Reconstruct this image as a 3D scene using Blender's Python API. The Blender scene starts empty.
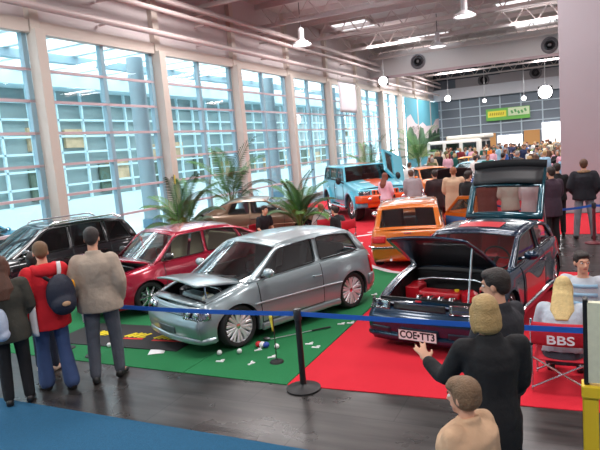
import bpy, bmesh, math, random
from mathutils import Vector as V, Matrix, Euler
from mathutils.geometry import tessellate_polygon
from math import sin, cos, pi, radians, sqrt, atan2, exp

random.seed(7)
SC = bpy.context.scene
COL = SC.collection

# ------------------------------------------------------------------ camera
CAM_H = 2.6
cam_d = bpy.data.cameras.new('camera')
cam = bpy.data.objects.new('camera', cam_d)
COL.objects.link(cam)
cam_d.sensor_width = 36.0
cam_d.lens = 575.0 / 600.0 * 36.0
cam_d.clip_end = 400
R_ = ((0.89954325, 0.01807676, -0.43645753), (0.42887531, 0.15328034, 0.89026463), (-0.08299346, 0.98801739, -0.13012962))
cam.matrix_world = Matrix(((R_[0][0], R_[0][1], -R_[0][2], 0), (R_[1][0], R_[1][1], -R_[1][2], 0),
                           (R_[2][0], R_[2][1], -R_[2][2], CAM_H), (0, 0, 0, 1)))
SC.camera = cam

# ------------------------------------------------------------------ world, exposure, large lights
w = bpy.data.worlds.new('sky'); SC.world = w; w.use_nodes = True
bg = w.node_tree.nodes['Background']
bg.inputs[0].default_value = (0.88, 0.965, 1.0, 1)
bg.inputs[1].default_value = 6.0
SC.view_settings.view_transform = 'Standard'
SC.view_settings.look = 'None'
SC.view_settings.gamma = 1.0
SC.view_settings.exposure = 0.0

def area(loc, sx, sy, power, col=(1, .95, .94)):
    d = bpy.data.lights.new('hall_fill', 'AREA'); d.shape = 'RECTANGLE'; d.size = sx; d.size_y = sy
    d.energy = power; d.color = col
    o = bpy.data.objects.new('hall_fill_lamp', d); COL.objects.link(o); o.location = loc
    return o
for yy in (-2, 7, 16, 25, 34, 43, 52):  # added soft fill in an even ceiling grid, stronger at the far end
    for xx in (-9.5, -1.5, 8.0):
        area((xx, yy, 8.3), 3.0, 2.2, 420 if yy < 40 else 700)

# ------------------------------------------------------------------ materials
MATS = {}
def mat(name, col, rough=.5, metal=0., coat=0., spec=.5, emit=None, est=0., bump=None, var=None, alpha=None):
    """bump=(scale,strength): fine noise relief; var=(scale,amount): gentle colour mottling of the stuff itself."""
    if name in MATS: return MATS[name]
    m = bpy.data.materials.new(name); m.use_nodes = True
    nt = m.node_tree; p = nt.nodes['Principled BSDF']
    p.inputs['Base Color'].default_value = (*col, 1); p.inputs['Roughness'].default_value = rough
    p.inputs['Metallic'].default_value = metal; p.inputs['Coat Weight'].default_value = coat
    p.inputs['Coat Roughness'].default_value = .03
    p.inputs['Specular IOR Level'].default_value = spec
    if emit: p.inputs['Emission Color'].default_value = (*emit, 1); p.inputs['Emission Strength'].default_value = est
    if bump or var:
        tc = nt.nodes.new('ShaderNodeTexCoord')
    if bump:
        n = nt.nodes.new('ShaderNodeTexNoise'); n.inputs['Scale'].default_value = bump[0]; n.inputs['Detail'].default_value = 3
        b = nt.nodes.new('ShaderNodeBump'); b.inputs['Strength'].default_value = bump[1]; b.inputs['Distance'].default_value = .02
        nt.links.new(tc.outputs['Object'], n.inputs['Vector']); nt.links.new(n.outputs[0], b.inputs['Height'])
        nt.links.new(b.outputs[0], p.inputs['Normal'])
    if var:
        n = nt.nodes.new('ShaderNodeTexNoise'); n.inputs['Scale'].default_value = var[0]; n.inputs['Detail'].default_value = 4
        r = nt.nodes.new('ShaderNodeMix'); r.data_type = 'RGBA'
        k = var[1]
        r.inputs[6].default_value = (*[c * (1 - k) for c in col], 1); r.inputs[7].default_value = (*[min(1, c * (1 + k)) for c in col], 1)
        nt.links.new(tc.outputs['Object'], n.inputs['Vector']); nt.links.new(n.outputs[0], r.inputs[0])
        nt.links.new(r.outputs[2], p.inputs['Base Color'])
    MATS[name] = m
    return m

def glass(name, tint, refl=.12, rough=0.0):
    if name in MATS: return MATS[name]
    m = bpy.data.materials.new(name); m.use_nodes = True
    nt = m.node_tree; nt.nodes.clear()
    o = nt.nodes.new('ShaderNodeOutputMaterial'); t = nt.nodes.new('ShaderNodeBsdfTransparent'); g = nt.nodes.new('ShaderNodeBsdfGlossy')
    t.inputs[0].default_value = (*tint, 1); g.inputs['Roughness'].default_value = rough
    mx = nt.nodes.new('ShaderNodeMixShader'); f = nt.nodes.new('ShaderNodeLayerWeight'); f.inputs[0].default_value = .35
    a = nt.nodes.new('ShaderNodeMath'); a.operation = 'MULTIPLY_ADD'; a.inputs[1].default_value = .75; a.inputs[2].default_value = refl
    nt.links.new(f.outputs['Fresnel'], a.inputs[0]); nt.links.new(a.outputs[0], mx.inputs[0])
    nt.links.new(t.outputs[0], mx.inputs[1]); nt.links.new(g.outputs[0], mx.inputs[2]); nt.links.new(mx.outputs[0], o.inputs[0])
    MATS[name] = m
    return m

def srgb(r, g, b):
    return tuple(((c / 255) / 12.92 if c / 255 <= .04045 else ((c / 255 + .055) / 1.055) ** 2.4) for c in (r, g, b))

M = dict(
    black=mat('black_plastic', (.012, .012, .013), .45),
    rubber=mat('rubber', (.012, .012, .013), .75, bump=(60, .1)),
    dark=mat('dark_interior', (.02, .02, .022), .8),
    chrome=mat('chrome', (.88, .88, .9), .24, 1),
    alloy=mat('alloy', (.72, .73, .76), .22, 1),
    steel=mat('steel', (.5, .5, .52), .35, 1),
    engine=mat('engine_grey', (.18, .18, .19), .4, .8),
    bay=mat('engine_bay', (.015, .016, .018), .5, var=(25, .5)),
    redpart=mat('red_enamel', srgb(205, 25, 40), .3, coat=.4),
    seat=mat('seat_cloth', (.05, .05, .055), .9, bump=(80, .2)),
    seatbeige=mat('seat_cloth_beige', srgb(200, 180, 145), .9, bump=(80, .2)),
    seatred=mat('seat_cloth_red', srgb(200, 20, 35), .8, bump=(80, .2)),
    white=mat('white_paint', (.8, .8, .8), .5),
    plate=mat('plate_white', (.85, .84, .82), .4),
    ink=mat('plate_ink', (.01, .01, .012), .5),
    redlens=mat('red_lens', srgb(190, 15, 25), .15, coat=.6),
    clearlens=glass('clear_lens', (.95, .97, 1), .15),
    orangelens=mat('orange_lens', srgb(240, 120, 30), .15, coat=.5),
    carglass=glass('car_glass', (.42, .50, .50), .10),
    darkglass=glass('dark_car_glass', (.10, .13, .13), .10),
    clearglass=glass('light_car_glass', (.86, .93, .93), .13),
)

# ------------------------------------------------------------------ mesh helpers
class MB:
    def __init__(s): s.v = []; s.f = []; s.mi = []
    def add(s, vs, fs, mi=0):
        o = len(s.v); s.v += [tuple(v) for v in vs]
        s.f += [tuple(i + o for i in f) for f in fs]; s.mi += [mi] * len(fs)
        return s
    def box(s, c, size, rot=None, mi=0):
        x, y, z = [k / 2 for k in size]
        vs = [V((sx * x, sy * y, sz * z)) for sx in (-1, 1) for sy in (-1, 1) for sz in (-1, 1)]
        if rot is not None:
            r = rot if isinstance(rot, Matrix) else Euler(rot).to_matrix()
            vs = [r @ v for v in vs]
        vs = [v + V(c) for v in vs]
        return s.add(vs, [(0, 1, 3, 2), (4, 6, 7, 5), (0, 4, 5, 1), (2, 3, 7, 6), (0, 2, 6, 4), (1, 5, 7, 3)], mi)
    def loft(s, rings, cap0=True, cap1=True, closed=True, mi=0):
        n = len(rings[0]); vs = [p for r in rings for p in r]; fs = []
        for i in range(len(rings) - 1):
            for j in range(n if closed else n - 1):
                k = (j + 1) % n
                fs.append((i * n + j, i * n + k, (i + 1) * n + k, (i + 1) * n + j))
        if closed and cap0: fs.append(tuple(range(n - 1, -1, -1)))
        if closed and cap1: fs.append(tuple((len(rings) - 1) * n + j for j in range(n)))
        return s.add(vs, fs, mi)
    def tube(s, pts, rad, n=8, mi=0, caps=True):
        pts = [V(p) for p in pts]
        if not isinstance(rad, list): rad = [rad] * len(pts)
        rings = []; up = None
        for i, p in enumerate(pts):
            t = (pts[min(i + 1, len(pts) - 1)] - pts[max(i - 1, 0)])
            t = t.normalized() if t.length > 1e-9 else V((0, 0, 1))
            if up is None:
                a = V((0, 0, 1)) if abs(t.z) < .9 else V((1, 0, 0))
                up = (a - t * a.dot(t)).normalized()
            else:
                up = (up - t * up.dot(t))
                up = up.normalized() if up.length > 1e-6 else V((1, 0, 0))
            b = t.cross(up)
            r = rad[i]; ra, rb = r if isinstance(r, (tuple, list)) else (r, r)
            rings.append([p + up * (cos(2 * pi * j / n) * ra) + b * (sin(2 * pi * j / n) * rb) for j in range(n)])
        return s.loft(rings, caps, caps, mi=mi)
    def ell(s, c, r, rot=None, n=12, m=8, mi=0):
        if not isinstance(r, (tuple, list)): r = (r, r, r)
        rot = Euler(rot).to_matrix() if rot is not None and not isinstance(rot, Matrix) else rot
        vs = []; c = V(c)
        def q(v):
            v = V(v)
            return c + (rot @ v if rot is not None else v)
        vs.append(q((0, 0, r[2])))
        for i in range(1, m):
            a = pi * i / m
            for j in range(n):
                b = 2 * pi * j / n
                vs.append(q((r[0] * sin(a) * cos(b), r[1] * sin(a) * sin(b), r[2] * cos(a))))
        vs.append(q((0, 0, -r[2])))
        fs = [(0, 1 + j, 1 + (j + 1) % n) for j in range(n)]
        for i in range(m - 2):
            for j in range(n):
                k = (j + 1) % n
                fs.append((1 + i * n + j, 1 + (i + 1) * n + j, 1 + (i + 1) * n + k, 1 + i * n + k))
        e = len(vs) - 1; o = 1 + (m - 2) * n
        fs += [(o + j, e, o + (j + 1) % n) for j in range(n)]
        return s.add(vs, fs, mi)
    def lathe(s, prof, axis='z', n=24, c=(0, 0, 0), mi=0, closed=False):
        """prof: list of (radius, height along axis)"""
        c = V(c); rings = []
        for r, h in prof:
            ring = []
            for j in range(n):
                a = 2 * pi * j / n; x, y = r * cos(a), r * sin(a)
                ring.append(c + (V((x, y, h)) if axis == 'z' else V((x, h, -y)) if axis == 'y' else V((h, x, y))))
            rings.append(ring)
        if closed: rings.append(rings[0])
        return s.loft(rings, not closed, not closed, mi=mi)
    def grid(s, fn, nu, nv, mi=0, flip=False):
        vs = [fn(i / nu, j / nv) for i in range(nu + 1) for j in range(nv + 1)]
        fs = []
        for i in range(nu):
            for j in range(nv):
                a = i * (nv + 1) + j; f = (a, a + nv + 1, a + nv + 2, a + 1)
                fs.append(f[::-1] if flip else f)
        return s.add(vs, fs, mi)
    def poly(s, outer, holes=(), fn=None, mi=0, flip=False):
        """flat polygon with holes; fn maps (a,b) to a point"""
        loops = [outer] + list(holes)
        flat = [p for l in loops for p in l]
        tris = tessellate_polygon([[V((p[0], p[1], 0)) for p in l] for l in loops])
        fs = []
        for t in tris:
            a, b, c = [flat[i] for i in t]
            cr = (b[0] - a[0]) * (c[1] - a[1]) - (b[1] - a[1]) * (c[0] - a[0])
            if abs(cr) < 1e-12: continue
            t = tuple(t) if cr > 0 else tuple(t)[::-1]
            fs.append(t[::-1] if flip else t)
        return s.add([fn(*p) for p in flat], fs, mi)
    def prism(s, pts, fn0, fn1, mi=0):
        n = len(pts); a = [fn0(*p) for p in pts]; b = [fn1(*p) for p in pts]
        return s.loft([a, b], mi=mi)
    def xf(s, mtx):
        s.v = [tuple(mtx @ V(v)) for v in s.v]; return s
    def mesh(s, name, angle=40, smooth=True):
        me = bpy.data.meshes.new(name); me.from_pydata(s.v, [], s.f)
        me.validate(); me.update()
        if s.mi and max(s.mi) > 0 and len(me.polygons) == len(s.mi): me.polygons.foreach_set('material_index', s.mi)
        if smooth:
            me.shade_smooth()
            if angle < 180: me.set_sharp_from_angle(angle=radians(angle))
        return me
    def build(s, name, m, parent=None, angle=40, smooth=True, solid=0, off=-1, bevel=0, sub=0, fixn=False):
        me = s.mesh(name, angle, smooth)
        if fixn:
            bm = bmesh.new(); bm.from_mesh(me); bmesh.ops.recalc_face_normals(bm, faces=bm.faces); bm.to_mesh(me); bm.free()
        for k in (m if isinstance(m, (list, tuple)) else [m]): me.materials.append(k)
        o = bpy.data.objects.new(name, me); COL.objects.link(o)
        if parent: o.parent = parent
        if bevel:
            b = o.modifiers.new('bevel', 'BEVEL'); b.width = bevel; b.segments = 2; b.limit_method = 'ANGLE'; b.angle_limit = radians(35)
        if solid:
            b = o.modifiers.new('solid', 'SOLIDIFY'); b.thickness = solid; b.offset = off
        if sub:
            b = o.modifiers.new('sub', 'SUBSURF'); b.levels = sub; b.render_levels = sub
        return o

def tag(o, label, cat, group=None, kind=None):
    o['label'] = label; o['category'] = cat
    if group: o['group'] = group
    if kind: o['kind'] = kind
    return o
def thing(name, label, cat, loc=(0, 0, 0), rz=0., group=None):
    o = bpy.data.objects.new(name, None); COL.objects.link(o)
    o.location = loc; o.rotation_euler = (0, 0, rz); o.empty_display_size = .2
    return tag(o, label, cat, group)
def structure(o): o['kind'] = 'structure'; return o
def copy_obj(o, parent=None):
    c = o.copy(); COL.objects.link(c)
    if parent: c.parent = parent
    return c
def copy_tree(o, parent=None):
    c = copy_obj(o, parent)
    for ch in list(o.children): copy_tree(ch, c)
    return c
def interp(pts, x):
    if x <= pts[0][0]: return pts[0][1]
    if x >= pts[-1][0]: return pts[-1][1]
    for i in range(len(pts) - 1):
        if pts[i][0] <= x <= pts[i + 1][0]:
            x0, y0 = pts[i]; x1, y1 = pts[i + 1]
            if x1 - x0 < 1e-9: return y1
            d = (y1 - y0) / (x1 - x0)
            def sl(k):
                if k <= 0 or k >= len(pts) - 1: return None
                a = (pts[k][1] - pts[k - 1][1]) / max(1e-6, pts[k][0] - pts[k - 1][0]); b = (pts[k + 1][1] - pts[k][1]) / max(1e-6, pts[k + 1][0] - pts[k][0])
                return 0 if a * b <= 0 else 2 * a * b / (a + b)
            m0, m1 = sl(i), sl(i + 1)
            m0 = d if m0 is None else m0; m1 = d if m1 is None else m1
            h = x1 - x0; t = (x - x0) / h
            return (2 * t**3 - 3 * t**2 + 1) * y0 + (t**3 - 2 * t**2 + t) * h * m0 + (-2 * t**3 + 3 * t**2) * y1 + (t**3 - t**2) * h * m1
def text_mb(txt, size, fn, depth=.002, shear=0.0, bold=0.0):
    """lettering turned into mesh; fn maps local (a,b,c) to place"""
    cu = bpy.data.curves.new('lettering', 'FONT'); cu.body = txt; cu.size = size; cu.extrude = depth; cu.align_x = 'CENTER'; cu.align_y = 'CENTER'
    cu.shear = shear; cu.offset = bold
    o = bpy.data.objects.new('lettering', cu); COL.objects.link(o)
    dg = bpy.context.evaluated_depsgraph_get(); dg.update()
    me = bpy.data.meshes.new_from_object(o.evaluated_get(dg))
    mb = MB(); mb.add([fn(*v.co) for v in me.vertices], [tuple(p.vertices) for p in me.polygons])
    bpy.data.objects.remove(o); bpy.data.curves.remove(cu); bpy.data.meshes.remove(me)
    return mb
# ------------------------------------------------------------------ the hall
WX = -13.0        # inner face of the glazed wall
YB, YE = -7.0, 60.0
XR = 13.0
ROOF = 9.2
def floor_mat():
    m = mat('hall_floor', (.06, .057, .055), .3, spec=.4)
    nt = m.node_tree; p = nt.nodes['Principled BSDF']
    tc = nt.nodes.new('ShaderNodeTexCoord'); mp = nt.nodes.new('ShaderNodeMapping'); mp.inputs['Scale'].default_value = (.35, 3.2, 1)
    n = nt.nodes.new('ShaderNodeTexNoise'); n.inputs['Scale'].default_value = 3; n.inputs['Detail'].default_value = 6
    cr = nt.nodes.new('ShaderNodeValToRGB')
    cr.color_ramp.elements[0].position = .3; cr.color_ramp.elements[0].color = (*srgb(38, 36, 36), 1)
    cr.color_ramp.elements[1].position = .72; cr.color_ramp.elements[1].color = (*srgb(74, 70, 68), 1)
    br = nt.nodes.new('ShaderNodeTexBrick'); br.inputs['Scale'].default_value = 1; br.inputs['Brick Width'].default_value = 1.6; br.inputs['Row Height'].default_value = .7
    br.inputs['Mortar Size'].default_value = .006; br.inputs['Color1'].default_value = (1, 1, 1, 1); br.inputs['Color2'].default_value = (.8, .8, .8, 1); br.inputs['Mortar'].default_value = (.35, .35, .35, 1)
    mx = nt.nodes.new('ShaderNodeMix'); mx.data_type = 'RGBA'; mx.blend_type = 'MULTIPLY'; mx.inputs[0].default_value = 1
    l = nt.links.new
    l(tc.outputs['Object'], mp.inputs[0]); l(mp.outputs[0], n.inputs['Vector']); l(n.outputs[0], cr.inputs[0]); l(tc.outputs['Object'], br.inputs['Vector'])
    l(cr.outputs[0], mx.inputs[6]); l(br.outputs[0], mx.inputs[7]); l(mx.outputs[2], p.inputs['Base Color'])
    n2 = nt.nodes.new('ShaderNodeTexNoise'); n2.inputs['Scale'].default_value = 1.3; n2.inputs['Detail'].default_value = 5
    mr = nt.nodes.new('ShaderNodeMapRange'); mr.inputs[3].default_value = .16; mr.inputs[4].default_value = .42
    l(tc.outputs['Object'], n2.inputs['Vector']); l(n2.outputs[0], mr.inputs[0]); l(mr.outputs[0], p.inputs['Roughness'])
    return m
def slab(name, x0, x1, y0, y1, z0, z1, m, kind=True):
    o = MB().box(((x0 + x1) / 2, (y0 + y1) / 2, (z0 + z1) / 2), (x1 - x0, y1 - y0, z1 - z0)).build(name, m, smooth=False)
    return structure(o) if kind else o
slab('floor', WX - .3, XR, YB, YE, -.2, 0, floor_mat())
WALLM = mat('wall_panel', srgb(206, 196, 196), .6, var=(2, .05))
GREYM = mat('hall_grey', srgb(176, 166, 168), .6)
slab('wall_left', WX - .15, WX, YB, YE, 6.25, ROOF, WALLM)
slab('baseboard_left', WX - .15, WX, YB, YE, 0, .16, GREYM)
slab('wall_right', XR, XR + .2, YB, YE, 0, ROOF, mat('wall_right_grey', srgb(150, 145, 146), .7))
slab('wall_back', WX, XR, YB - .2, YB, 0, ROOF, mat('wall_back_grey', srgb(120, 116, 118), .7))
slab('ceiling', WX - .3, XR, YB, YE, ROOF, ROOF + .15, mat('ceiling_sheet', srgb(196, 186, 184), .7))
# corrugated ribs of the ceiling sheet: shallow purlins along the hall width
PINK = mat('steel_beam', srgb(205, 194, 192), .55)
for i, y in enumerate([14 + 2.45 * k for k in range(19)]):
    mb = MB()
    mb.box((0, y, ROOF - .12), (XR - WX, .16, .24))
    if i % 2 == 0:
        mb.box((0, y, ROOF - 1.0), (XR - WX, .14, .14))
        n = 22; x0 = WX + .3
        for k in range(n):
            a = V((x0 + k * 1.15, y, ROOF - .2)); b = V((x0 + (k + .5) * 1.15, y, ROOF - 1.0)); c = V((x0 + (k + 1) * 1.15, y, ROOF - .2))
            mb.tube([a, b], .03, 5); mb.tube([b, c], .03, 5)
    structure(mb.build('ceiling_beam', PINK, smooth=False))
# cross bulkhead (deep box girder) with round air nozzles
slab('trim_bulkhead', WX, XR, 39.6, 40.6, 7.05, 8.65, mat('bulkhead', srgb(206, 202, 202), .6))
slab('trim_bulkhead_rail', WX, XR, 39.4, 39.62, 6.93, 7.09, mat('bulkhead_rail', srgb(190, 165, 170), .6))
def nozzle(x, y, z, r, label):
    t = thing('air_nozzle', label, 'air vent', (x, y, z))
    d = mat('vent_grey', srgb(120, 116, 122), .5); e = mat('vent_dark', srgb(50, 48, 55), .6)
    MB().lathe([(r, 0), (r, -.06), (r * .8, -.12), (r * .74, -.02)], 'y', 24).build('outer_ring', d, t)
    MB().lathe([(r * .62, -.02), (r * .6, -.1), (r * .42, -.16), (r * .4, -.02)], 'y', 24).build('middle_ring', e, t)
    MB().lathe([(r * .22, -.02), (r * .2, -.16), (.001, -.18)], 'y', 16).build('center_cone', d, t)
    return t
nozzle(-9.55, 39.6, 7.78, .5, 'round air vent on the bulkhead, nearer the window wall')
nozzle(-1.42, 39.6, 7.63, .5, 'round air vent on the bulkhead, nearer the thick pillar')
# big pillar on the right
structure(MB().box((.12, 19.7, ROOF / 2), (1.14, 1.2, ROOF)).build('column', mat('pillar', srgb(160, 152, 158), .75, var=(1.5, .04)), bevel=.02, smooth=False))

# glazed wall: columns, mullions, panes
colm = mat('window_column', srgb(206, 194, 184), .55); bluem = mat('mullion_blue', srgb(142, 174, 188), .45); railm = mat('mullion_rail', srgb(205, 180, 185), .5)
paneM = glass('hall_pane', (.93, .985, 1.0), .03)
PITCH, Y0 = 5.0, 1.3
ROWS = (.16, 1.02, 1.87, 2.73, 3.6, 4.45, 5.28, 6.25)
for k in range(12):
    yc = Y0 + k * PITCH
    mb = MB(); mb.box((WX + .18, yc, 3.15), (.36, .32, 6.3)); mb.box((WX + .1, yc, 7.7), (.2, .3, 3.0))
    structure(mb.build('column', colm, bevel=.012, smooth=False))
    if k == 11: break
    a, b = yc + .18, min(yc + PITCH - .18, YE)
    win = MB().poly([(a, .16), (b, .16), (b, 6.25), (a, 6.25)], fn=lambda u, v: (WX - .08, u, v)).build('window_%d' % (k + 1), paneM, smooth=False)
    structure(win)
    fr = MB(); mid = (a + b) / 2
    for yy, ww in ((a + .08, .16), (mid, .16), (b - .08, .16)): fr.box((WX - .05, yy, 3.2), (.16, ww, 6.1))
    fr.build('window_frame', bluem, win, smooth=False, bevel=.008)
    rl = MB()
    for z in ROWS[1:]: rl.box((WX - .03, mid, z), (.12, b - a, .07))
    rl.build('window_rail', railm, win, smooth=False)
    hd = MB(); hd.box((WX + .06, mid, 6.38), (.22, b - a, .34))
    hd.build('window_head', colm, win, smooth=False)
# service pipes along the top of the glazed wall
for (x, z, r) in ((WX + .55, 6.8, .1), (WX + .75, 7.5, .09), (WX + .75, 7.85, .07), (WX + .5, 8.0, .1)):
    mb = MB().tube([(x, 2, z), (x, YE - .6, z)], r, 10)
    for k in range(11): mb.box(((x + WX) / 2 + .05, Y0 + k * PITCH + 2.5, z), (abs(x - WX), .06, .06))
    tag(mb.build('service_pipe', mat('pipe', srgb(205, 188, 186), .45)), {6.8: 'lowest beige service pipe running along the top of the windows', 7.5: 'beige pipe second from below above the windows', 7.85: 'thin beige pipe third from below above the windows', 8.0: 'topmost pipe just under the ceiling above the windows'}[z], 'pipe', 'service pipes above the windows')
# far wall
slab('wall_far', WX, XR, YE, YE + .2, 0, ROOF, mat('wall_far_dark', srgb(120, 130, 142), .6))
slab('trim_far_band', WX, XR, YE - .5, YE, 6.2, 7.3, mat('far_band', srgb(215, 215, 222), .6))
slab('trim_far_panel', WX + 2.2, XR, YE - .35, YE, 7.3, 8.2, mat('far_panel', srgb(176, 168, 172), .6))
slab('wall_far_upper', WX, XR, YE - .3, YE, 8.2, ROOF, mat('far_upper', srgb(70, 74, 82), .6))
for i, (x0, x1) in enumerate(((-12.0, -6.6), (-4.4, 3.0))):
    slab('trim_%d' % (20 + i), x0, x1, YE - .42, YE - .28, 8.15, 8.7, mat('far_slot', srgb(72, 76, 86), .6))
nozzle(-8.1, YE - .36, 7.75, .55, 'round air vent high on the far wall, left of the two')
nozzle(-3.4, YE - .36, 7.85, .55, 'round air vent high on the far wall, right of the two')
gm = MB()
for k in range(12): gm.box((-12.4 + k * 1.9, YE - .06, 3.1), (.12, .12, 6.2))
for z in (2.6, 3.5, 4.4, 5.3): gm.box((-1.5, YE - .06, z), (23, .1, .1))
structure(gm.build('window_20', mat('far_mullion', srgb(190, 205, 215), .5), smooth=False))
warm = mat('far_wood', srgb(205, 150, 90), .5)
slab('trim_far_wood', -12.0, -7.2, YE - .2, YE - .02, 1.2, 2.6, warm)
slab('trim_far_wood_panel', -4.6, -3.2, YE - .2, YE - .02, 1.2, 2.6, warm)
lit = mat('lit_doorway', (.9, .9, .9), .5, emit=(.95, .97, 1), est=1.6)
structure(MB().box((-5.9, YE - .12, 1.3), (2.3, .1, 2.0)).build('door_1', lit, smooth=False))
structure(MB().box((-1.6, YE - .12, 2.2), (2.8, .1, 2.0)).build('window_21', lit, smooth=False))
# ------------------------------------------------------------------ outside the glass
pave = mat('paving', srgb(205, 225, 230), .8, var=(.6, .08))
slab('ground', WX - 40, WX - .3, -20, 80, -.25, -.02, pave)
facm = mat('facade_frame', srgb(205, 232, 238), .6); facg = mat('facade_glass', srgb(150, 170, 170), .2, var=(.5, .25))
FX = WX - 8.5
f_root = thing('glass_building', 'pale glass hall with white glazing bars standing outside the windows', 'building', (FX, 20, 0))
def fb(c, sz, mb): mb.box((c[0], c[1] - 20, c[2]), sz)
mb = MB(); fb((-.4, 26, 4.2), (.4, 90, 8.4), mb); mb.build('glass_wall', facg, f_root, smooth=False)
mb = MB(); fb((-.1, 26, .55), (.5, 90, 1.1), mb); mb.build('plinth', mat('facade_plinth', srgb(215, 235, 240), .7), f_root, smooth=False)
mb = MB()
for k in range(60): fb((0, -15 + k * 1.5, 4), (.14, .09, 6.6), mb)
for z in (1.1, 1.85, 2.6, 3.35, 4.1, 4.85, 5.6): fb((0, 26, z), (.14, 90, .09), mb)
mb.build('glazing_bars', facm, f_root, smooth=False)
mb = MB(); fb((.4, 26, 7.4), (1.2, 90, 2.4), mb); mb.build('roof_fascia', mat('facade_fascia', srgb(190, 215, 222), .6), f_root, smooth=False)
mb = MB()
rr = random.Random(3)
for k in range(26):
    yy = -8 + k * 2.6 + rr.uniform(-.6, .6); z = rr.choice((1.5, 2.1, 2.9, 3.8))
    fb((-.12, yy, z + .2), (.16, rr.uniform(.8, 1.6), rr.uniform(.6, 1.1)), mb)
mb.build('warm_glass_content', [mat('glass_content_warm', srgb(200, 175, 140), .6, var=(2, .5))], f_root, smooth=False)  # brown interior and reflections in the glass, put in as coloured blocks
mb = MB()
for k in range(14):
    yy = -6 + k * 4.7 + rr.uniform(-1, 1)
    fb((-.1, yy, 2.0), (.14, rr.uniform(1.0, 2.2), 1.4), mb)
mb.build('dark_glass_content', [mat('glass_content_dark', srgb(85, 105, 90), .6, var=(3, .5))], f_root, smooth=False)  # dark green interior and reflections in the glass, put in as coloured blocks
# canopy between the halls: white rafters
can = thing('canopy_roof', 'white raftered canopy roof outside above the windows', 'roof', (WX - 4.5, 20, 6.6))
mb = MB()
for k in range(44): mb.box((0, -18 + k * 1.5, .35 ), (8.4, .3, .2))
mb.build('rafters', mat('canopy_white', srgb(235, 245, 248), .5), can, smooth=False)
mb = MB()
for x in (-3.5, 0, 3.5): mb.box((x, 12, .1), (.25, 66, .3))
mb.build('girders', mat('canopy_girder', srgb(150, 180, 192), .5), can, smooth=False)
mb = MB().box((4.0, 12, .62), (.5, 66, .5)); mb.build('edge_beam', mat('canopy_sheet', srgb(120, 165, 185), .5), can, smooth=False)
for i, (x, y, lab) in enumerate(((WX - 2.6, 18.3, 'tall round grey-blue pillar outside the second window from the left'), (WX - 2.6, 29.2, 'round grey-blue pillar outside behind the right half of the tan coupe'), (WX - 2.6, 38.5, 'round grey-blue pillar outside behind the hanging white banner'))):
    p = thing('round_pillar', lab, 'pillar', (x, y, 0), 0, 'round pillars outside the glass')
    MB().lathe([(.32, -.02), (.32, 6.68)], 'z', 20).build('shaft', mat('outer_pillar', srgb(138, 156, 164), .5), p)
    MB().lathe([(.4, -.02), (.4, .3), (.33, .34)], 'z', 20).build('base_collar', mat('outer_pillar_base', srgb(90, 125, 145), .5), p)

# ------------------------------------------------------------------ ceiling fittings
sky_m = mat('skylight_sheet', (.9, .9, .9), .4, emit=(.93, .97, 1), est=1.3)
for i, (x, y, sx, sy) in enumerate(((-11.0, 31.2, 2.1, 2.4), (-8.8, 40.2, 3.4, 2.0), (-1.4, 33.3, 4.6, 2.6), (-2.2, 41.6, 2.4, 1.4), (3.6, 31.5, 2.4, 2.2), (-7.5, 23.6, 2.2, 2.2))):
    if i in (1, 3): y -= 1.6
    f = structure(MB().box((x, y, ROOF - .02), (sx, sy, .06)).build('window_%d' % (30 + i), sky_m, smooth=False))
    fr = MB()
    for (cx_, cy_, a, b) in ((x, y - sy / 2, sx + .16, .1), (x, y + sy / 2, sx + .16, .1), (x - sx / 2, y, .1, sy), (x + sx / 2, y, .1, sy)): fr.box((cx_, cy_, ROOF - .06), (a, b, .14))
    fr.build('window_frame', PINK, f, smooth=False)
bulb = mat('lamp_glow', (1, 1, 1), .4, emit=(1, .98, .98), est=6)
def bay_lamp(x, y, z, label):
    t = thing('hanging_lamp', label, 'lamp', (x, y, z), 0, 'high bay lamps under the ceiling')
    MB().tube([(0, 0, .75), (0, 0, ROOF - z)], .018, 6).build('cord', M['black'], t)
    MB().lathe([(.13, .25), (.13, .75), (.05, .8)], 'z', 14).build('ballast', mat('lamp_ballast', srgb(200, 195, 198), .4), t)
    MB().lathe([(.46, 0), (.43, .06), (.3, .16), (.13, .26), (.12, .25), (.28, .14), (.42, .05), (.45, 0)], 'z', 24, closed=True).build('lamp_shade', mat('lamp_reflector', srgb(225, 222, 225), .3), t)
    MB().lathe([(.001, .03), (.36, .03), (.36, .05), (.001, .07)], 'z', 20).build('bulb_disc', bulb, t)
bay_lamp(-4.1, 25.4, 7.45, 'glowing bell lamp hanging highest, left of the thick pillar')
bay_lamp(-6.5, 31.4, 7.3, 'bell lamp hanging in front of the bulkhead near its round vent')
bay_lamp(-11.3, 24.8, 7.3, 'bell lamp hanging close to the pipes above the windows')
bay_lamp(1.9, 27.0, 7.5, 'bell lamp hanging to the right behind the thick pillar')
def flood(x, y, z, r, e, label, aim=(0, -1, 0)):
    t = thing('floodlight', label, 'lamp', (x, y, z), 0, 'floodlights at the far end')
    MB().box((0, .2, 0), (r * 2.1, .3, r * 1.9)).build('housing', M['black'], t, smooth=False, bevel=.03)
    MB().lathe([(.001, 0), (r, 0), (r, .06), (.001, .06)], 'y', 20).build('lens', mat('flood_glow_%d' % int(e), (1, 1, 1), .4, emit=(1, .98, 1), est=e), t)
    MB().tube([(0, .2, r * .9), (0, .2, (8.9 if y < 41 and y > 39 else ROOF) - z)], .03, 8).build('bracket', M['steel'], t)
flood(-2.2, 50, 5.45, .5, 14, 'big dazzling white floodlight near the thick pillar')
flood(-11.9, 39.0, 6.75, .3, 8, 'white floodlight at the left end of the bulkhead by the windows')
flood(-11.0, 56.5, 6.2, .28, 8, 'white floodlight in the far corner beside the landscape picture')
flood(-4.3, 57, 5.5, .2, 8, 'small white floodlight right of the yellow green banner')
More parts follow.
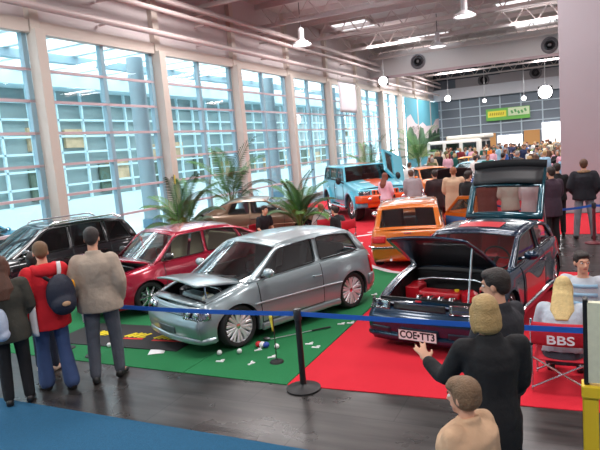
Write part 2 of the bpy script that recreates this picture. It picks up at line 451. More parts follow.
flood(-7.6, 56, 5.6, .18, 2, 'dim small spotlight on the far wall above the yellow green banner')
# white banner hanging before the windows
b = thing('hanging_banner', 'plain white banner sheet hanging from the pipes before the windows', 'banner', (-12.36, 33.2, 4.55))
MB().grid(lambda u, v: (0.02 * sin(v * 4), -1.45 + 2.9 * u, 1.75 * v), 8, 8).build('sheet', mat('banner_cloth', srgb(240, 232, 238), .8), b, solid=.01)
MB().tube([(0, -1.5, 1.76), (0, 1.5, 1.76)], .03, 8).build('rod', M['steel'], b)
MB().tube([(-.08, -1.2, 1.76), (-.09, -1.2, 2.15)], .008, 5).tube([(-.08, 1.2, 1.76), (-.09, 1.2, 2.15)], .008, 5).build('cord', M['steel'], b)
# landscape mural on the far part of the glazed wall
mu = thing('landscape_mural', 'landscape picture of blue sky, pale mountains and trees beyond the last windows', 'mural', (WX + .3, 53.6, 0))
MB().box((0, 0, 3.2), (.08, 12.6, 5.8)).build('sky_panel', mat('mural_sky', srgb(95, 170, 190), .7, var=(.25, .12)), mu, smooth=False)
rr = random.Random(11)
def ridge(y0, y1, base, amp, n, seed):
    q = random.Random(seed); top = [(y0 + (y1 - y0) * i / n, base + amp * (q.random() - .5 + .5 * sin(i * .9))) for i in range(n + 1)]
    return [(y0, 1.0), (y1, 1.0)] + top[::-1]
for nm, ba, am, n, xo, c, sd in (('mountains', 4.0, .9, 9, .05, (222, 208, 212), 2), ('far_trees', 3.1, .8, 22, .06, (96, 132, 104), 5), ('meadow', 2.1, .2, 8, .07, (150, 165, 118), 3)):
    MB().prism(ridge(-6.25, 6.25, ba, am, n, sd), lambda u, v: (xo - .02, u, v), lambda u, v: (xo, u, v)).build(nm, mat('mural_' + nm, srgb(*c), .75, var=(1.2, .15)), mu, smooth=False)
mb = MB()
for k in range(9):
    y = 1.5 + rr.random() * 4.2; z = 1.7 + rr.random() * 1.0; mb.ell((.07, y, z), (.02, .7, .9), n=14, m=8)
mb.build('painted_trees', mat('mural_trees', srgb(52, 78, 62), .8, var=(3, .3)), mu)
# sign on the far wall
s = thing('wall_banner', 'long yellow and green banner high on the far glass wall', 'banner', (-6.0, YE - .3, 4.35))
MB().box((0, 0, 0), (4.0, .06, 1.15)).build('board', mat('sign_green', srgb(120, 195, 90), .6), s, smooth=False)
MB().box((-.98, -.04, .05), (1.7, .03, .6)).build('yellow_field', mat('sign_yellow', srgb(245, 232, 80), .6), s, smooth=False)
MB().box((1.0, -.04, .15), (1.9, .03, .75)).build('pale_field', mat('sign_pale', srgb(225, 240, 200), .6), s, smooth=False)
mb = MB()
for k in range(7): mb.box((-1.6 + k * .2, -.06, .05), (.12, .02, .26), (0, .25, 0))
mb.build('lettering', mat('sign_olive', srgb(190, 170, 40), .6), s, smooth=False)
mb = MB()
for k in range(5): mb.box((.4 + k * .3, -.06, .12 + .1 * sin(k * 2)), (.18, .02, .3), (0, -.4, 0))
mb.build('emblem', mat('sign_leaf', srgb(105, 180, 105), .6), s, smooth=False)

# ------------------------------------------------------------------ carpets
def carpet(pts, z, m, label, name='carpet'):
    o = MB().prism(pts, lambda a, b: (a, b, .0), lambda a, b: (a, b, z)).build(name, m, smooth=False)
    return tag(o, label, 'carpet')
gM = mat('green_carpet', srgb(18, 112, 62), .95, bump=(140, .4), var=(30, .12))
rM = mat('red_carpet', srgb(205, 18, 42), .95, bump=(140, .4), var=(30, .08))
bM = mat('blue_carpet', srgb(22, 84, 118), .95, bump=(140, .5), var=(60, .3))
carpet([(-12, -4), (9, -4), (9, 4.19), (-12, 4.19)], .008, bM, 'blue carpet strip along the front of the aisle')
carpet([(-11.5, 5.4), (-4.42, 5.4), (-4.4, 11.6), (-11.5, 11.6)], .008, gM, 'green carpet piece on the left under the black, red and silver cars')
carpet([(-4.41, 5.4), (-2.98, 5.4), (-3.06, 10.7), (-4.39, 11.6)], .009, gM, 'green carpet strip under the near side of the silver car')
carpet([(-2.97, 5.4), (1.6, 5.65), (1.6, 8.2), (-.02, 8.6), (.15, 11.2), (-2.91, 11.2), (-3.03, 10.72)], .008, rM, 'red carpet under the dark blue car with open hood')
carpet([(-4.3, 11.62), (-3.04, 10.75), (-2.9, 11.22), (-.5, 11.22), (-.9, 26), (-11.5, 26), (-11.5, 11.62)], .007, rM, 'red carpet under the orange car, tan coupe and big off-roader')
carpet([(-.58, 15.3), (6, 15.3), (6, 19.0), (-.68, 19.0)], .008, rM, 'red carpet patch beside the thick pillar')
tape = mat('white_tape', srgb(235, 222, 226), .6, var=(14, .12))
def strip(pts, wd, label):
    q = [V((x, y, 0)) for x, y in pts]; l = []; r = []
    for i, p in enumerate(q):
        t = (q[min(i + 1, len(q) - 1)] - q[max(0, i - 1)]).normalized(); n = V((-t.y, t.x, 0)) * wd / 2
        l.append((p + n).to_tuple()); r.append((p - n).to_tuple())
    ring = [(a[0], a[1]) for a in l] + [(a[0], a[1]) for a in r[::-1]]
    n = len(l); mb = MB()
    for i in range(n - 1):
        qd = [l[i], l[i + 1], r[i + 1], r[i]]
        mb.prism([(a[0], a[1]) for a in qd], lambda a, b: (a, b, .0085), lambda a, b: (a, b, .0125))
    return tag(mb.build('floor_tape', tape, smooth=False), label, 'tape', 'white tape on the red carpet')
strip([(-4.45, 11.9), (-3.9, 11.35), (-3.45, 10.98), (-3.0, 10.8)], .14, 'curved white tape between the green and red carpet by the orange car')
strip([(-4.7, 12.15), (-5.0, 13.2), (-5.25, 14.3)], .13, 'white tape running away left of the orange car')
strip([(-5.75, 15.2), (-5.2, 15.75)], .16, 'short white tape on red carpet, the nearer of two')
strip([(-5.6, 15.9), (-4.95, 16.4)], .16, 'short white tape on red carpet, the farther of two')
# ------------------------------------------------------------------ car builder (car faces +x, left is +y, origin on the ground midway between the axles)
def paint(name, col, rough=.28, metal=.35, coat=.8):
    return mat(name, col, rough, metal, coat, var=None)
SIDE = [(0, .955), (.1, .985), (.36, 1.0), (.6, 1.0), (.8, .985), (.92, .965), (1, .93)]
class Car:
    def __init__(c, name, label, cat, loc, head, S, pm, group=None):
        c.S = S; c.pm = pm; c.hw = S['W'] / 2
        c.root = thing(name, label, cat, (loc[0], loc[1], S.get('lift', 0) + .008), head, group)
        c.ax = (S['wb'] / 2, -S['wb'] / 2)
        c.nose = c.ax[0] + S['fo']; c.tail = c.ax[1] - S['ro']
    def w(c, x):
        S = c.S; h = c.hw; fl, fa = S.get('ftaper', (.9, .14)); rl, ra = S.get('rtaper', (.7, .10))
        if x > c.nose - fl: h *= 1 - fa * ((x - c.nose + fl) / fl) ** 2.4
        if x < c.tail + rl: h *= 1 - ra * ((c.tail + rl - x) / rl) ** 2.4
        return h
    def zt(c, x): return interp(c.S['top'], x)
    def prof(c, t): return interp(c.S.get('side', SIDE), t)
    def shear(c, x, z):
        S = c.S; L = .45
        u = max(0, (x - (c.nose - L)) / L); v = max(0, ((c.tail + L) - x) / L)
        return x + (interp(S['fprof'], z) * u ** 1.5 if u > 0 else 0) - (interp(S['rprof'], z) * v ** 1.5 if v > 0 else 0)
    def flare(c, x, z):
        f = 0
        for a in c.ax:
            r = sqrt((x - a) ** 2 + (z - c.S['R']) ** 2)
            f = max(f, c.S.get('flare', .022) * exp(-((r - c.S['Ra']) / .09) ** 2))
        return f
    def side(c, x, z, s=1, off=0):
        """point on the body side at (x,z)"""
        t = (z - c.S['zc']) / (c.zt(x) - c.S['zc'])
        y = c.w(x) * c.prof(max(0, min(1, t))) + c.flare(x, z) + off
        return V((c.shear(x, z), s * y, z))
    def front(c, u, z, off=0):
        """point round the nose at height z; |u|<=1 across the front, beyond 1 along the side"""
        if abs(u) > 1:
            x = c.nose - (abs(u) - 1) * .5; p = c.side(x, z, 1 if u > 0 else -1, off); return p
        p = c.side(c.nose, z, 1); b = c.S.get('fbow', .1)
        return V((p.x + b * (1 - u * u) + off, u * (p.y + .0), z))
    def rear(c, u, z, off=0):
        if abs(u) > 1:
            x = c.tail + (abs(u) - 1) * .5; return c.side(x, z, 1 if u > 0 else -1, off)
        p = c.side(c.tail, z, 1); b = c.S.get('rbow', .06)
        return V((p.x - b * (1 - u * u) - off, u * p.y, z))
    def zr(c, x): return interp(c.S['roof'], x)
    def gy(c, x, z): return c.w(x) * c.prof(1) - .012 - c.S.get('tum', .27) * max(0, z - c.zt(x)) - .0
    def green(c, x, z, s=1, off=0): return V((x, s * (c.gy(x, z) + off), z))
    def part(c, mb, name, m, parent=None, **k): return mb.build(name, m, parent or c.root, **k)

    def body(c, hood_open=False, hood_mat=None, rear_open=False):
        S = c.S; R, Ra, zc = S['R'], S['Ra'], S['zc']
        st = []
        n = 34
        for i in range(n + 1):
            x = c.tail + (c.nose - c.tail) * i / n
            if all(abs(x - a) > Ra + .02 for a in c.ax): st.append((x, zc))
        for a in c.ax:
            st.append((a - Ra - 1e-4, zc)); st.append((a + Ra + 1e-4, zc))
            for k in range(15):
                th = pi * k / 14
                st.append((a - Ra * cos(th), R + Ra * sin(th)))
        st.sort(key=lambda q: (round(q[0], 5)))
        c.st = st; K = 11
        mb = MB()
        def ring(x, zb, s):
            zt = c.zt(x)
            lip = c.side(x, zb, s, -.07); pts = [lip]
            for k in range(K + 1):
                t = k / K; z = zb + (zt - zb) * t
                pts.append(c.side(x, z, s))
            p = pts[-1]
            pts.append(V((p.x, p.y - s * .035, p.z + .012)))
            return pts
        for s in (1, -1):
            rings = [ring(x, zb, s) for x, zb in st]
            nn = len(rings[0]); vs = [p for r in rings for p in r]; fs = []
            for i in range(len(rings) - 1):
                for j in range(nn - 1):
                    f = (i * nn + j, (i + 1) * nn + j, (i + 1) * nn + j + 1, i * nn + j + 1)
                    fs.append(f if s < 0 else f[::-1])
            mb.add(vs, fs)
        # fascias
        for fn, x0, fl in ((c.front, c.nose, False), (c.rear, c.tail, True)):
            zt = c.zt(x0); zb = S.get('zf', zc)
            mb.grid(lambda u, v: fn(u * 2 - 1, zc + (zt - zc) * v), 20, K, flip=fl)
        # deck strips
        def dk(x, f, dz=0):   # f 0..1 from the edge to the middle
            p = c.side(x, c.zt(x), 1); y = p.y - .035
            return y, p.x, c.zt(x) + .012 + S.get('crown', .05) * (1 - (1 - f) ** 2) * 1 + dz
        c.dk = dk
        xc = S['roof'][-1][0]; inset = S.get('inset', .13); c.xc = xc; c.inset = inset
        x1 = c.nose
        def deck(x0, xe, u0, u1, nx, nu, flip=False):
            def fn(a, b):
                x = x0 + (xe - x0) * a; u = u0 + (u1 - u0) * b
                y, px, _ = dk(x, 0); yy = y * u
                e = max(0, (x - (c.nose - .3)) / .3); bow = S.get('fbow', .1) * (1 - u * u) * e ** 2
                return V((px + bow, yy, c.zt(x) + .012 + S.get('crown', .05) * (1 - u * u)))
            return fn, nx, nu
        fr = 1 - inset / c.hw
        c.fr = fr
        xs = c.nose - S.get('slam', .12)
        c.xs = xs
        for (a, b, u0, u1, nx, nu) in ((xc, x1, -1, -fr, 14, 3), (xc, x1, fr, 1, 14, 3), (xs, x1, -fr, fr, 3, 16), (xc - .02, xc + .06, -fr, fr, 1, 12)):
            fn, nx, nu = deck(a, b, u0, u1, nx, nu); mb.grid(fn, nx, nu)
        c.deckfn = lambda x, u: deck(x, x + 1, u, u + 1, 1, 1)[0](0, 0)
        # rear deck
        xb = S['roof'][0][0]
        if xb > c.tail + .02 and not rear_open:
            def fn(a, b):
                x = c.tail + (xb - c.tail) * a; u = -1 + 2 * b; p = c.side(x, c.zt(x), 1)
                e = max(0, 1 - (x - c.tail) / .25); return V((p.x - S.get('rbow', .06) * (1 - u * u) * e ** 2, (p.y - .035) * u, c.zt(x) + .012 + .03 * (1 - u * u)))
            mb.grid(fn, 8, 12)
        # roof and pillars
        xh = S['xh']; xr = S['xr']; bt = S.get('btop', .05)
        def roof(a, b):
            x = xr + (xh - xr) * a; u = -1 + 2 * b; y = c.gy(x, c.zr(x))
            z = c.zr(x) + S.get('rcrown', .05) * (1 - u * u)
            return V((x + bt * (1 - u * u) * (2 * a - 1) ** 3, y * u, z))
        mb.grid(roof, 16, 14)
        c.roof = roof
        outer = []
        xs_b = [xb + (xc - xb) * i / 14 for i in range(15)]
        outer += [(x, c.zt(x) + .004) for x in xs_b]
        nr = 30
        outer += [(xc - (xc - xb) * i / nr, c.zr(xc - (xc - xb) * i / nr)) for i in range(1, nr)]
        holes = [c.winpoly(wn) for wn in S['win']]
        for s in (1, -1):
            mb2 = MB().poly(outer, holes, fn=lambda a, b: c.green(a, b, s), flip=(s > 0))
            mb.add(mb2.v, mb2.f)
        o = c.part(mb, 'body', c.pm, solid=.022, angle=35)
        # windows
        for s in (1, -1):
            for h in holes:
                wm = MB().poly(h, fn=lambda a, b: c.green(a, b, s, -.016), flip=(s > 0))
                g = c.part(wm, 'side_window', S.get('glass', M['carglass']), smooth=False)
                t = MB().tube([c.green(a, b, s, .002) for a, b in h + h[:1]], .009, 5)
                c.part(t, 'window_seal', S.get('seal', M['black']), g)
        # windscreen / rear window
        def screen(x0, z0, x1_, z1, b0, b1, sgn):
            def fn(uu, v):
                x = x0 + (x1_ - x0) * v; z = z0 + (z1 - z0) * v
                y = c.gy(x0, z0) * (1 - v) + c.gy(x1_, z1) * v; bw = b0 * (1 - v) + b1 * v
                cr = S.get('crown', .05) * (1 - v) * (1 if sgn > 0 else .4) + S.get('rcrown', .05) * v
                return V((x + sgn * bw * (1 - uu * uu), y * uu, z + cr * (1 - uu * uu)))
            return fn
        wf = screen(xc, c.zt(xc) + .01, xh, c.zr(xh), S.get('bbot', .12), bt, 1); c.wf = wf
        c.part(MB().grid(lambda a, b: wf((a * 2 - 1) * .94, .02 + b * .93), 14, 6), 'windscreen', S.get('wglass', S.get('glass', M['carglass'])))
        fb = MB()
        for s in (1, -1):
            fb.grid(lambda a, b: wf(s * (.93 + .07 * a), b), 1, 8, flip=(s < 0))
        fb.grid(lambda a, b: wf(a * 2 - 1, .94 + .06 * b), 12, 1)
        c.part(fb, 'windscreen_frame', c.pm, solid=.02)
        rz = S.get('rbase', c.zt(xb)); rf = screen(xb, c.zt(xb) + .01, xr, c.zr(xr), .05, bt, -1); c.rf = rf
        if not rear_open:
            v0 = S.get('rglass0', .08)
            c.part(MB().grid(lambda a, b: rf((a * 2 - 1) * .86, v0 + b * (.9 - v0)), 14, 6, flip=True), 'rear_window', S.get('glass', M['carglass']))
            fb = MB()
            for s in (1, -1): fb.grid(lambda a, b: rf(s * (.85 + .15 * a), b), 2, 8, flip=(s > 0))
            fb.grid(lambda a, b: rf((a * 2 - 1), .89 + .11 * b), 12, 1, flip=True)
            fb.grid(lambda a, b: rf((a * 2 - 1), v0 * b), 12, 1, flip=True)
            c.part(fb, 'rear_window_frame', c.pm, solid=.02)
        # underbody and wheel wells
        ub = MB()
        ub.box(((c.nose + c.tail) / 2, 0, zc + .16), (c.nose - c.tail - .3, 2 * c.hw - .52, .34))
        ub.box((0, 0, zc + .07), (S['wb'] - 2 * Ra - .02, 2 * c.hw - .16, .16))
        c.part(ub, 'underbody', M['dark'], smooth=False)
    def winpoly(c, wn):
        x0b, x0t, x1b, x1t = wn[:4]; dz = wn[4] if len(wn) > 4 else .05; db = wn[5] if len(wn) > 5 else .035
        n = 8; P = []
        for i in range(n + 1):
            x = x0b + (x1b - x0b) * i / n; P.append((x, c.zt(x) + db))
        for i in range(n + 1):
            x = x1t + (x0t - x1t) * i / n; P.append((x, c.zr(x) - dz))
        # clip a small radius on the corners
        out = []
        m = len(P)
        for i, p in enumerate(P):
            a, b = V(P[i - 1]), V(P[(i + 1) % m]); q = V(p)
            da = (a - q); db_ = (b - q)
            if da.length < 1e-6 or db_.length < 1e-6: continue
            ang = da.angle(db_)
            if ang < radians(150):
                r = min(.05, da.length * .45, db_.length * .45)
                A = q + da.normalized() * r; B = q + db_.normalized() * r
                for k in range(5):
                    t = k / 4; out.append(tuple(A * (1 - t) ** 2 + q * 2 * t * (1 - t) + B * t * t))
            else: out.append(p)
        return out
    def hood(c, angle=0, m=None, under=None, name='hood', stripe=None):
        """bonnet panel hinged along the cowl"""
        S = c.S; n = 14; x0, x1 = c.xc + .03, c.xs + .02
        def fn(a, b):
            x = x0 + (x1 - x0) * a; u = (b * 2 - 1) * c.fr * .995
            p = c.deckfn(x, u); return p + V((0, 0, .004))
        mb = MB().grid(fn, 14, 16)
        if stripe:
            nu = 16
            for i in range(len(mb.f)):
                j = i % nu
                if stripe[0] <= j < stripe[1]: mb.mi[i] = 2
        hz = c.zt(c.xc) + .03
        piv = Matrix.Translation((x0, 0, hz)) @ Matrix.Rotation(-angle, 4, 'Y') @ Matrix.Translation((-x0, 0, -hz))
        mb.xf(piv)
        mats = [m or c.pm, under or M['bay']] + ([stripe[2]] if stripe else [])
        o = c.part(mb, name, mats)
        b = o.modifiers.new('solid', 'SOLIDIFY'); b.thickness = .03; b.offset = -1; b.material_offset = 1; b.use_rim = True
        c.hoodtip = piv @ fn(1, .5); c.hoodside = lambda a, s: piv @ fn(a, 1 if s > 0 else 0)
        if angle > .1:
            for s in (c.S.get('propside', 1),):
                p = c.deckfn(c.xs - .1, s * c.fr); q = c.hoodside(.8, s)
                c.part(MB().tube([p - V((0, s * .03, .03)), q - V((0, s * .04, .02))], .011, 8), 'hood_prop', M['chrome'])
        return o
    def engine_bay(c, red=False, seed=1):
        S = c.S; x0, x1 = c.xc + .02, c.xs; zt = c.zt((x0 + x1) / 2)
        yb = c.hw * c.fr - .01
        mb = MB()
        mb.box(((x0 + x1) / 2, 0, S['R'] + .08), (x1 - x0, 2 * yb - .2, .04))
        for s in (1, -1):
            mb.grid(lambda a, b: V((x0 + (x1 - x0) * a, 0, 0)) + V((0, (abs(c.deckfn(x0 + (x1 - x0) * a, c.fr).y) if b > .5 else yb - .1) * s, c.deckfn(x0 + (x1 - x0) * a, c.fr).z - .01 if b > .5 else S['R'] + .08)), 10, 1)
        mb.box((x0, 0, zt - .14), (.03, 2 * yb - .02, .34)); mb.box((x1 - .02, 0, zt - .2), (.03, 2 * yb - .1, .3))
        c.part(mb, 'engine_bay', M['bay'], smooth=False)
        xm = (x0 + x1) / 2; ez = zt - .14
        hot = M['redpart'] if red else M['engine']
        e = MB().box((xm, .0, ez - .14), (.36, .62, .26)); c.part(e, 'engine_block', M['engine'], bevel=.02, smooth=False)
        e = MB().box((xm + .02, 0, ez + .03), (.2, .56, .09))
        c.part(e, 'cam_cover', M['redpart'] if red else mat('cover_silver', srgb(150, 165, 168), .35, .6), bevel=.025, smooth=False)
        e = MB()
        for k in range(4):
            y = -.22 + k * .145; e.tube([(xm + .12, y, ez), (xm + .24, y, ez + .02), (xm + .3, y, ez - .08)], .036, 10)
        e.tube([(xm + .3, -.3, ez - .04), (xm + .3, .3, ez - .04)], .05, 12)
        c.part(e, 'intake_manifold', M['alloy'])
        e = MB().box((xm - .15, -yb + .22, ez - .02), (.26, .2, .2)); c.part(e, 'battery', hot if red else M['black'], bevel=.012, smooth=False)
        for s in (1, -1):
            e = MB().lathe([(.11, -.12), (.11, 0), (.07, .03), (.001, .04)], 'z', 16, (x0 + .22, s * (yb - .17), ez + .05)); c.part(e, 'strut_tower', hot if red else M['engine'])
        e = MB().tube([(x0 + .22, -(yb - .17), ez + .1), (x0 + .16, -.3, ez + .13), (x0 + .16, .3, ez + .13), (x0 + .22, yb - .17, ez + .1)], .02, 10); c.part(e, 'strut_brace', M['chrome'])
        e = MB().tube([(xm - .1, .3, ez + .02), (xm + .05, .45, ez + .06), (xm + .25, .46, ez), (x1 - .1, .36, ez - .04)], .045, 12); c.part(e, 'air_hose', M['redpart'] if red else M['black'])
        e = MB().lathe([(.09, -.1), (.1, 0), (.1, .08), (.06, .12), (.001, .12)], 'z', 16, (xm + .1, yb - .26, ez + .0)); c.part(e, 'reservoir', hot if red else mat('tank_white', srgb(210, 215, 205), .5))
        e = MB().box((x1 - .1, 0, ez + .02), (.06, .9, .06)); c.part(e, 'radiator_frame', M['black'], smooth=False, bevel=.01)
        e = MB().lathe([(.03, 0), (.03, .02), (.001, .025)], 'z', 12, (xm, .2, ez + .075)); c.part(e, 'filler_cap', mat('cap_yellow', srgb(235, 200, 40), .4))
    def interior(c, cols=None, seats=2, rear=True, steer=1):
        S = c.S; cm = cols or M['seat']; z0 = S['zc'] + .18
        xb, xc = S['roof'][0][0], c.xc
        mb = MB().box(((xb + xc) / 2, 0, z0), (xc - xb - .05, 2 * c.hw - .3, .05))
        mb.box((xc - .12, 0, c.zt(xc) - .16), (.34, 2 * c.hw - .34, .26)); c.part(mb, 'dashboard', M['dark'], smooth=False, bevel=.03)
        xf = S.get('xseat', -.12)
        bz = z0 + .03; top = c.zr(xf) - .16
        for s in (1, -1):
            q = MB(); q.box((xf, s * .36, bz + .16), (.5, .48, .2)); q.box((xf - .3, s * .36, bz + .48), (.14, .46, .62), (0, -.22, 0)); q.box((xf - .4, s * .36, min(top, bz + .86)), (.09, .26, .16), (0, -.2, 0))
            c.part(q, 'seat', cm, bevel=.045, smooth=True)
        if rear:
            q = MB(); xr_ = xf - .85; q.box((xr_, 0, bz + .17), (.45, 1.1, .2)); q.box((xr_ - .28, 0, bz + .42), (.14, 1.1, .5), (0, -.3, 0)); c.part(q, 'rear_bench', cm, bevel=.045)
        q = MB(); cx_, cz = xf + .48, bz + .5; pts = [(cx_ + .06 * sin(a), steer * .36 + .18 * cos(a), cz + .17 * sin(a)) for a in [2 * pi * k / 20 for k in range(21)]]
        q.tube(pts, .014, 6); q.tube([(cx_, steer * .36, cz), (cx_ + .3, steer * .36, cz - .1)], .03, 8); q.tube([pts[0], pts[10]], .012, 6)
        c.part(q, 'steering_wheel', M['black'])
    def door(c, x0, x1, zb=None, s=1, handle=None, hm=None, m=None):
        S = c.S; zb = zb if zb is not None else S['zc'] + .1
        mb = MB().grid(lambda a, b: c.side(x0 + (x1 - x0) * a, zb + (c.zt(x0 + (x1 - x0) * a) - .015 - zb) * b, s, .006), 16, 10, flip=(s < 0))
        d = c.part(mb, 'door', m or c.pm)
        zt = lambda x: c.zt(x) - .01
        P = [(x0, zt(x0)), (x0, zb), (x1, zb), (x1, zt(x1))]
        q = []
        for i in range(3):
            for k in range(8):
                t = k / 8; q.append(c.side(P[i][0] + (P[i + 1][0] - P[i][0]) * t, P[i][1] + (P[i + 1][1] - P[i][1]) * t, s, .005))
        q.append(c.side(P[3][0], P[3][1], s, .005))
        c.part(MB().tube(q, .006, 5), 'door_gap', M['black'], d)
        if handle:
            hx, hz = handle
            a = c.side(hx - .07, hz, s, .008); b = c.side(hx + .07, hz, s, .008); n = V((0, s * .03, 0))
            c.part(MB().tube([a, a + n, b + n, b], .011, 8), 'door_handle', hm or c.pm, d)
        return d
    def mirror(c, x, z, s, m=None):
        y = c.side(x, min(z, c.zt(x)), s).y
        q = MB().ell((x, y + s * .12, z + .04), (.06, .1, .065)); q.tube([(x, y - s * .06, z - .02), (x, y + s * .08, z + .02)], (.022), 8)
        o = c.part(q, 'side_mirror', m or c.pm)
        c.part(MB().ell((x - .045, y + s * .12, z + .04), (.022, .085, .052)), 'mirror_glass', M['chrome'], o)
    def patch(c, fn, u0, u1, z0, z1, name, m, off=.006, nu=8, nz=5, parent=None, taper=0, solid=.012):
        """panel lying on nose or tail; taper trims the outer end"""
        def f(a, b):
            u = u0 + (u1 - u0) * a; zz0 = z0 + taper * a; zz1 = z1 - taper * a
            return fn(u, zz0 + (zz1 - zz0) * b, off)
        mb = MB().grid(f, nu, nz)
        o = c.part(mb, name, m, parent)
        b = o.modifiers.new('solid', 'SOLIDIFY'); b.thickness = solid; b.offset = 0
        return o
    def lamp(c, fn, u0, u1, z0, z1, name='headlight', back=None, lens=None, n=2, off=.012, taper=0):
        o = c.patch(fn, u0, u1, z0, z1, name, back or mat('lamp_bowl', (.55, .56, .58), .25, .9), off * .4, taper=taper)
        rs = (z1 - z0) * .38
        if n:
            for k in range(n):
                u = u0 + (u1 - u0) * (k + .5) / n; p = fn(u, (z0 + z1) / 2, off)
                c.part(MB().ell(p, (.012 + rs * .25, rs, rs), n=14), 'reflector', M['chrome'], o)
        if lens: c.patch(fn, u0, u1, z0, z1, 'lens', lens, off * 1.8, parent=o, taper=taper, solid=.004)
        return o
    def plate(c, fn, z, txt=None, w=.52, h=.11, off=.02, u=0):
        p = fn(u, z, off); sg = 1 if fn == c.front else -1
        mb = MB().box(p, (.012, w, h)); o = c.part(mb, 'license_plate', M['plate'], bevel=.004, smooth=False)
        fr_ = MB()
        for (dy, dz, a, b) in ((0, h / 2, w, .008), (0, -h / 2, w, .008), (w / 2, 0, .008, h), (-w / 2, 0, .008, h)): fr_.box((p.x + sg * .006, p.y + dy, p.z + dz), (.006, a, b))
        c.part(fr_, 'plate_frame', M['black'], o, smooth=False)
        if txt:
            t = text_mb(txt, h * .95, lambda a, b, d: V((p.x + sg * (.007 + d), p.y + sg * a, p.z + b)), .001, bold=.004)
            xs = [v[1] for v in t.v]; k = min(1, w * .9 / (max(xs) - min(xs))); t.v = [(v[0], p.y + (v[1] - p.y) * k, v[2]) for v in t.v]
            c.part(t, 'lettering', M['ink'], o, smooth=False)
        return o
    def wheels(c, rimfn, tw=.19, steer=0, inset=.02):
        S = c.S; R = S['R']; rimR = S.get('rim', R * .7)
        h = tw / 2
        tm = MB().lathe([(rimR - .01, -h * .85), (rimR + .01, -h), (R - .03, -h), (R - .008, -h * .8), (R, -h * .5), (R, h * .5), (R - .008, h * .8), (R - .03, h), (rimR + .01, h), (rimR - .01, h * .85)], 'y', 36)
        tm.f = [f for f in tm.f if len(f) == 4]; tm.mi = [0] * len(tm.f)
        proto = None
        for a in c.ax:
            for s in (1, -1):
                y = s * (c.hw - h - inset)
                if proto is None:
                    proto = c.part(tm, 'wheel', M['rubber']); rm, mt = rimfn(rimR, h)
                    rim = rm.build('rim', mt, proto); cp = MB().lathe([(.001, h * .62), (.035, h * .6), (.04, h * .4)], 'y', 14).build('hub_cap', S.get('capm', M['alloy']), proto)
                    dsc = MB().lathe([(.001, -.01), (rimR * .62, -.01), (rimR * .62, .01), (.001, .01)], 'y', 24).build('brake_disc', M['steel'], proto)
                    wl = proto
                else:
                    wl = copy_obj(proto, c.root)
                    for ch in list(proto.children): copy_obj(ch, wl)
                wl.location = (a, y, R); wl.rotation_euler = (0, 0, (0 if s > 0 else pi) + (steer if a > 0 else 0))
def spokes(n, twin=False, wd=.028, m=None, dish=.3):
    def fn(r, h):
        mb = MB().lathe([(r, -h * .9), (r * .97, -h * .5), (r * .95, h * .5), (r * .985, h * .8), (r + .012, h * .95), (r + .012, h * .8), (r, h * .7)], 'y', 40)
        mb.f = [f for f in mb.f if len(f) == 4]; mb.mi = [0] * len(mb.f)
        mb.lathe([(.001, h * .3), (.06, h * .35), (.065, h * .55), (.001, h * .6)], 'y', 18)
        for k in range(n):
            a = 2 * pi * k / n
            for dd in ((-.5, .5) if twin else (0,)):
                o0 = dd * .03; o1 = dd * .075
                def P(rad, off, y): return V((rad * cos(a) - off * sin(a), y, rad * sin(a) + off * cos(a)))
                mb.tube([P(.04, o0, h * .5), P(r * .55, (o0 + o1) / 2, h * (.62)), P(r * .97, o1, h * .7)], [(.02, wd * .55), (.02, wd * .5), (.022, wd * .45)], 6)
        return mb, m or M['alloy']
    return fn
def hatch_spec(**k):
    S = dict(W=1.64, wb=2.36, fo=.70, ro=.50, zc=.17, R=.285, Ra=.315, rim=.205,
             top=[(-1.75, .80), (-1.4, .86), (-.6, .86), (.3, .83), (.72, .82), (1.2, .76), (1.6, .68), (1.9, .60)],
             roof=[(-1.62, .86), (-1.50, 1.0), (-1.22, 1.24), (-.6, 1.30), (.0, 1.27), (.12, 1.245), (.45, 1.03), (.76, .82)],
             xh=.10, xr=-1.24, fprof=[(.15, .02), (.3, .07), (.42, .08), (.5, .03), (.6, 0), (.9, -.04)],
             rprof=[(.15, .0), (.3, .06), (.45, .07), (.55, .03), (.86, .0)],
             win=[(-.48, -.50, .56, .14), (-1.36, -1.2, -.58, -.60)])
    S.update(k); return S
# ------------------------------------------------------------------ silver hatchback
silver = paint('paint_silver', srgb(158, 172, 176), .3, .6)
H = radians(-112.8)
S = hatch_spec(capm=M['alloy'], glass=M['clearglass'], fo=.50, ro=.52, R=.295, Ra=.32, rim=.225, wb=2.22, fbow=.09, slam=.08,
               top=[(-1.75, .83), (-1.4, .88), (-.6, .87), (.3, .84), (.86, .82), (1.2, .76), (1.5, .68), (1.8, .60)],
               roof=[(-1.62, .87), (-1.50, 1.0), (-1.22, 1.24), (-.6, 1.29), (.1, 1.26), (.24, 1.235), (.57, 1.03), (.88, .82)], xh=.22, xseat=.0,
               win=[(-.40, -.42, .68, .26), (-1.36, -1.2, -.50, -.52)])
c = Car('hatchback', 'silver lowered hatchback with raised bonnet and chrome wheels on the green carpet', 'car', (-4.44, 7.68), H, S, silver)
c.body(hood_open=True); c.engine_bay(); c.hood(radians(20), under=mat('hood_under_silver', srgb(120, 135, 140), .5, .3)); c.interior()
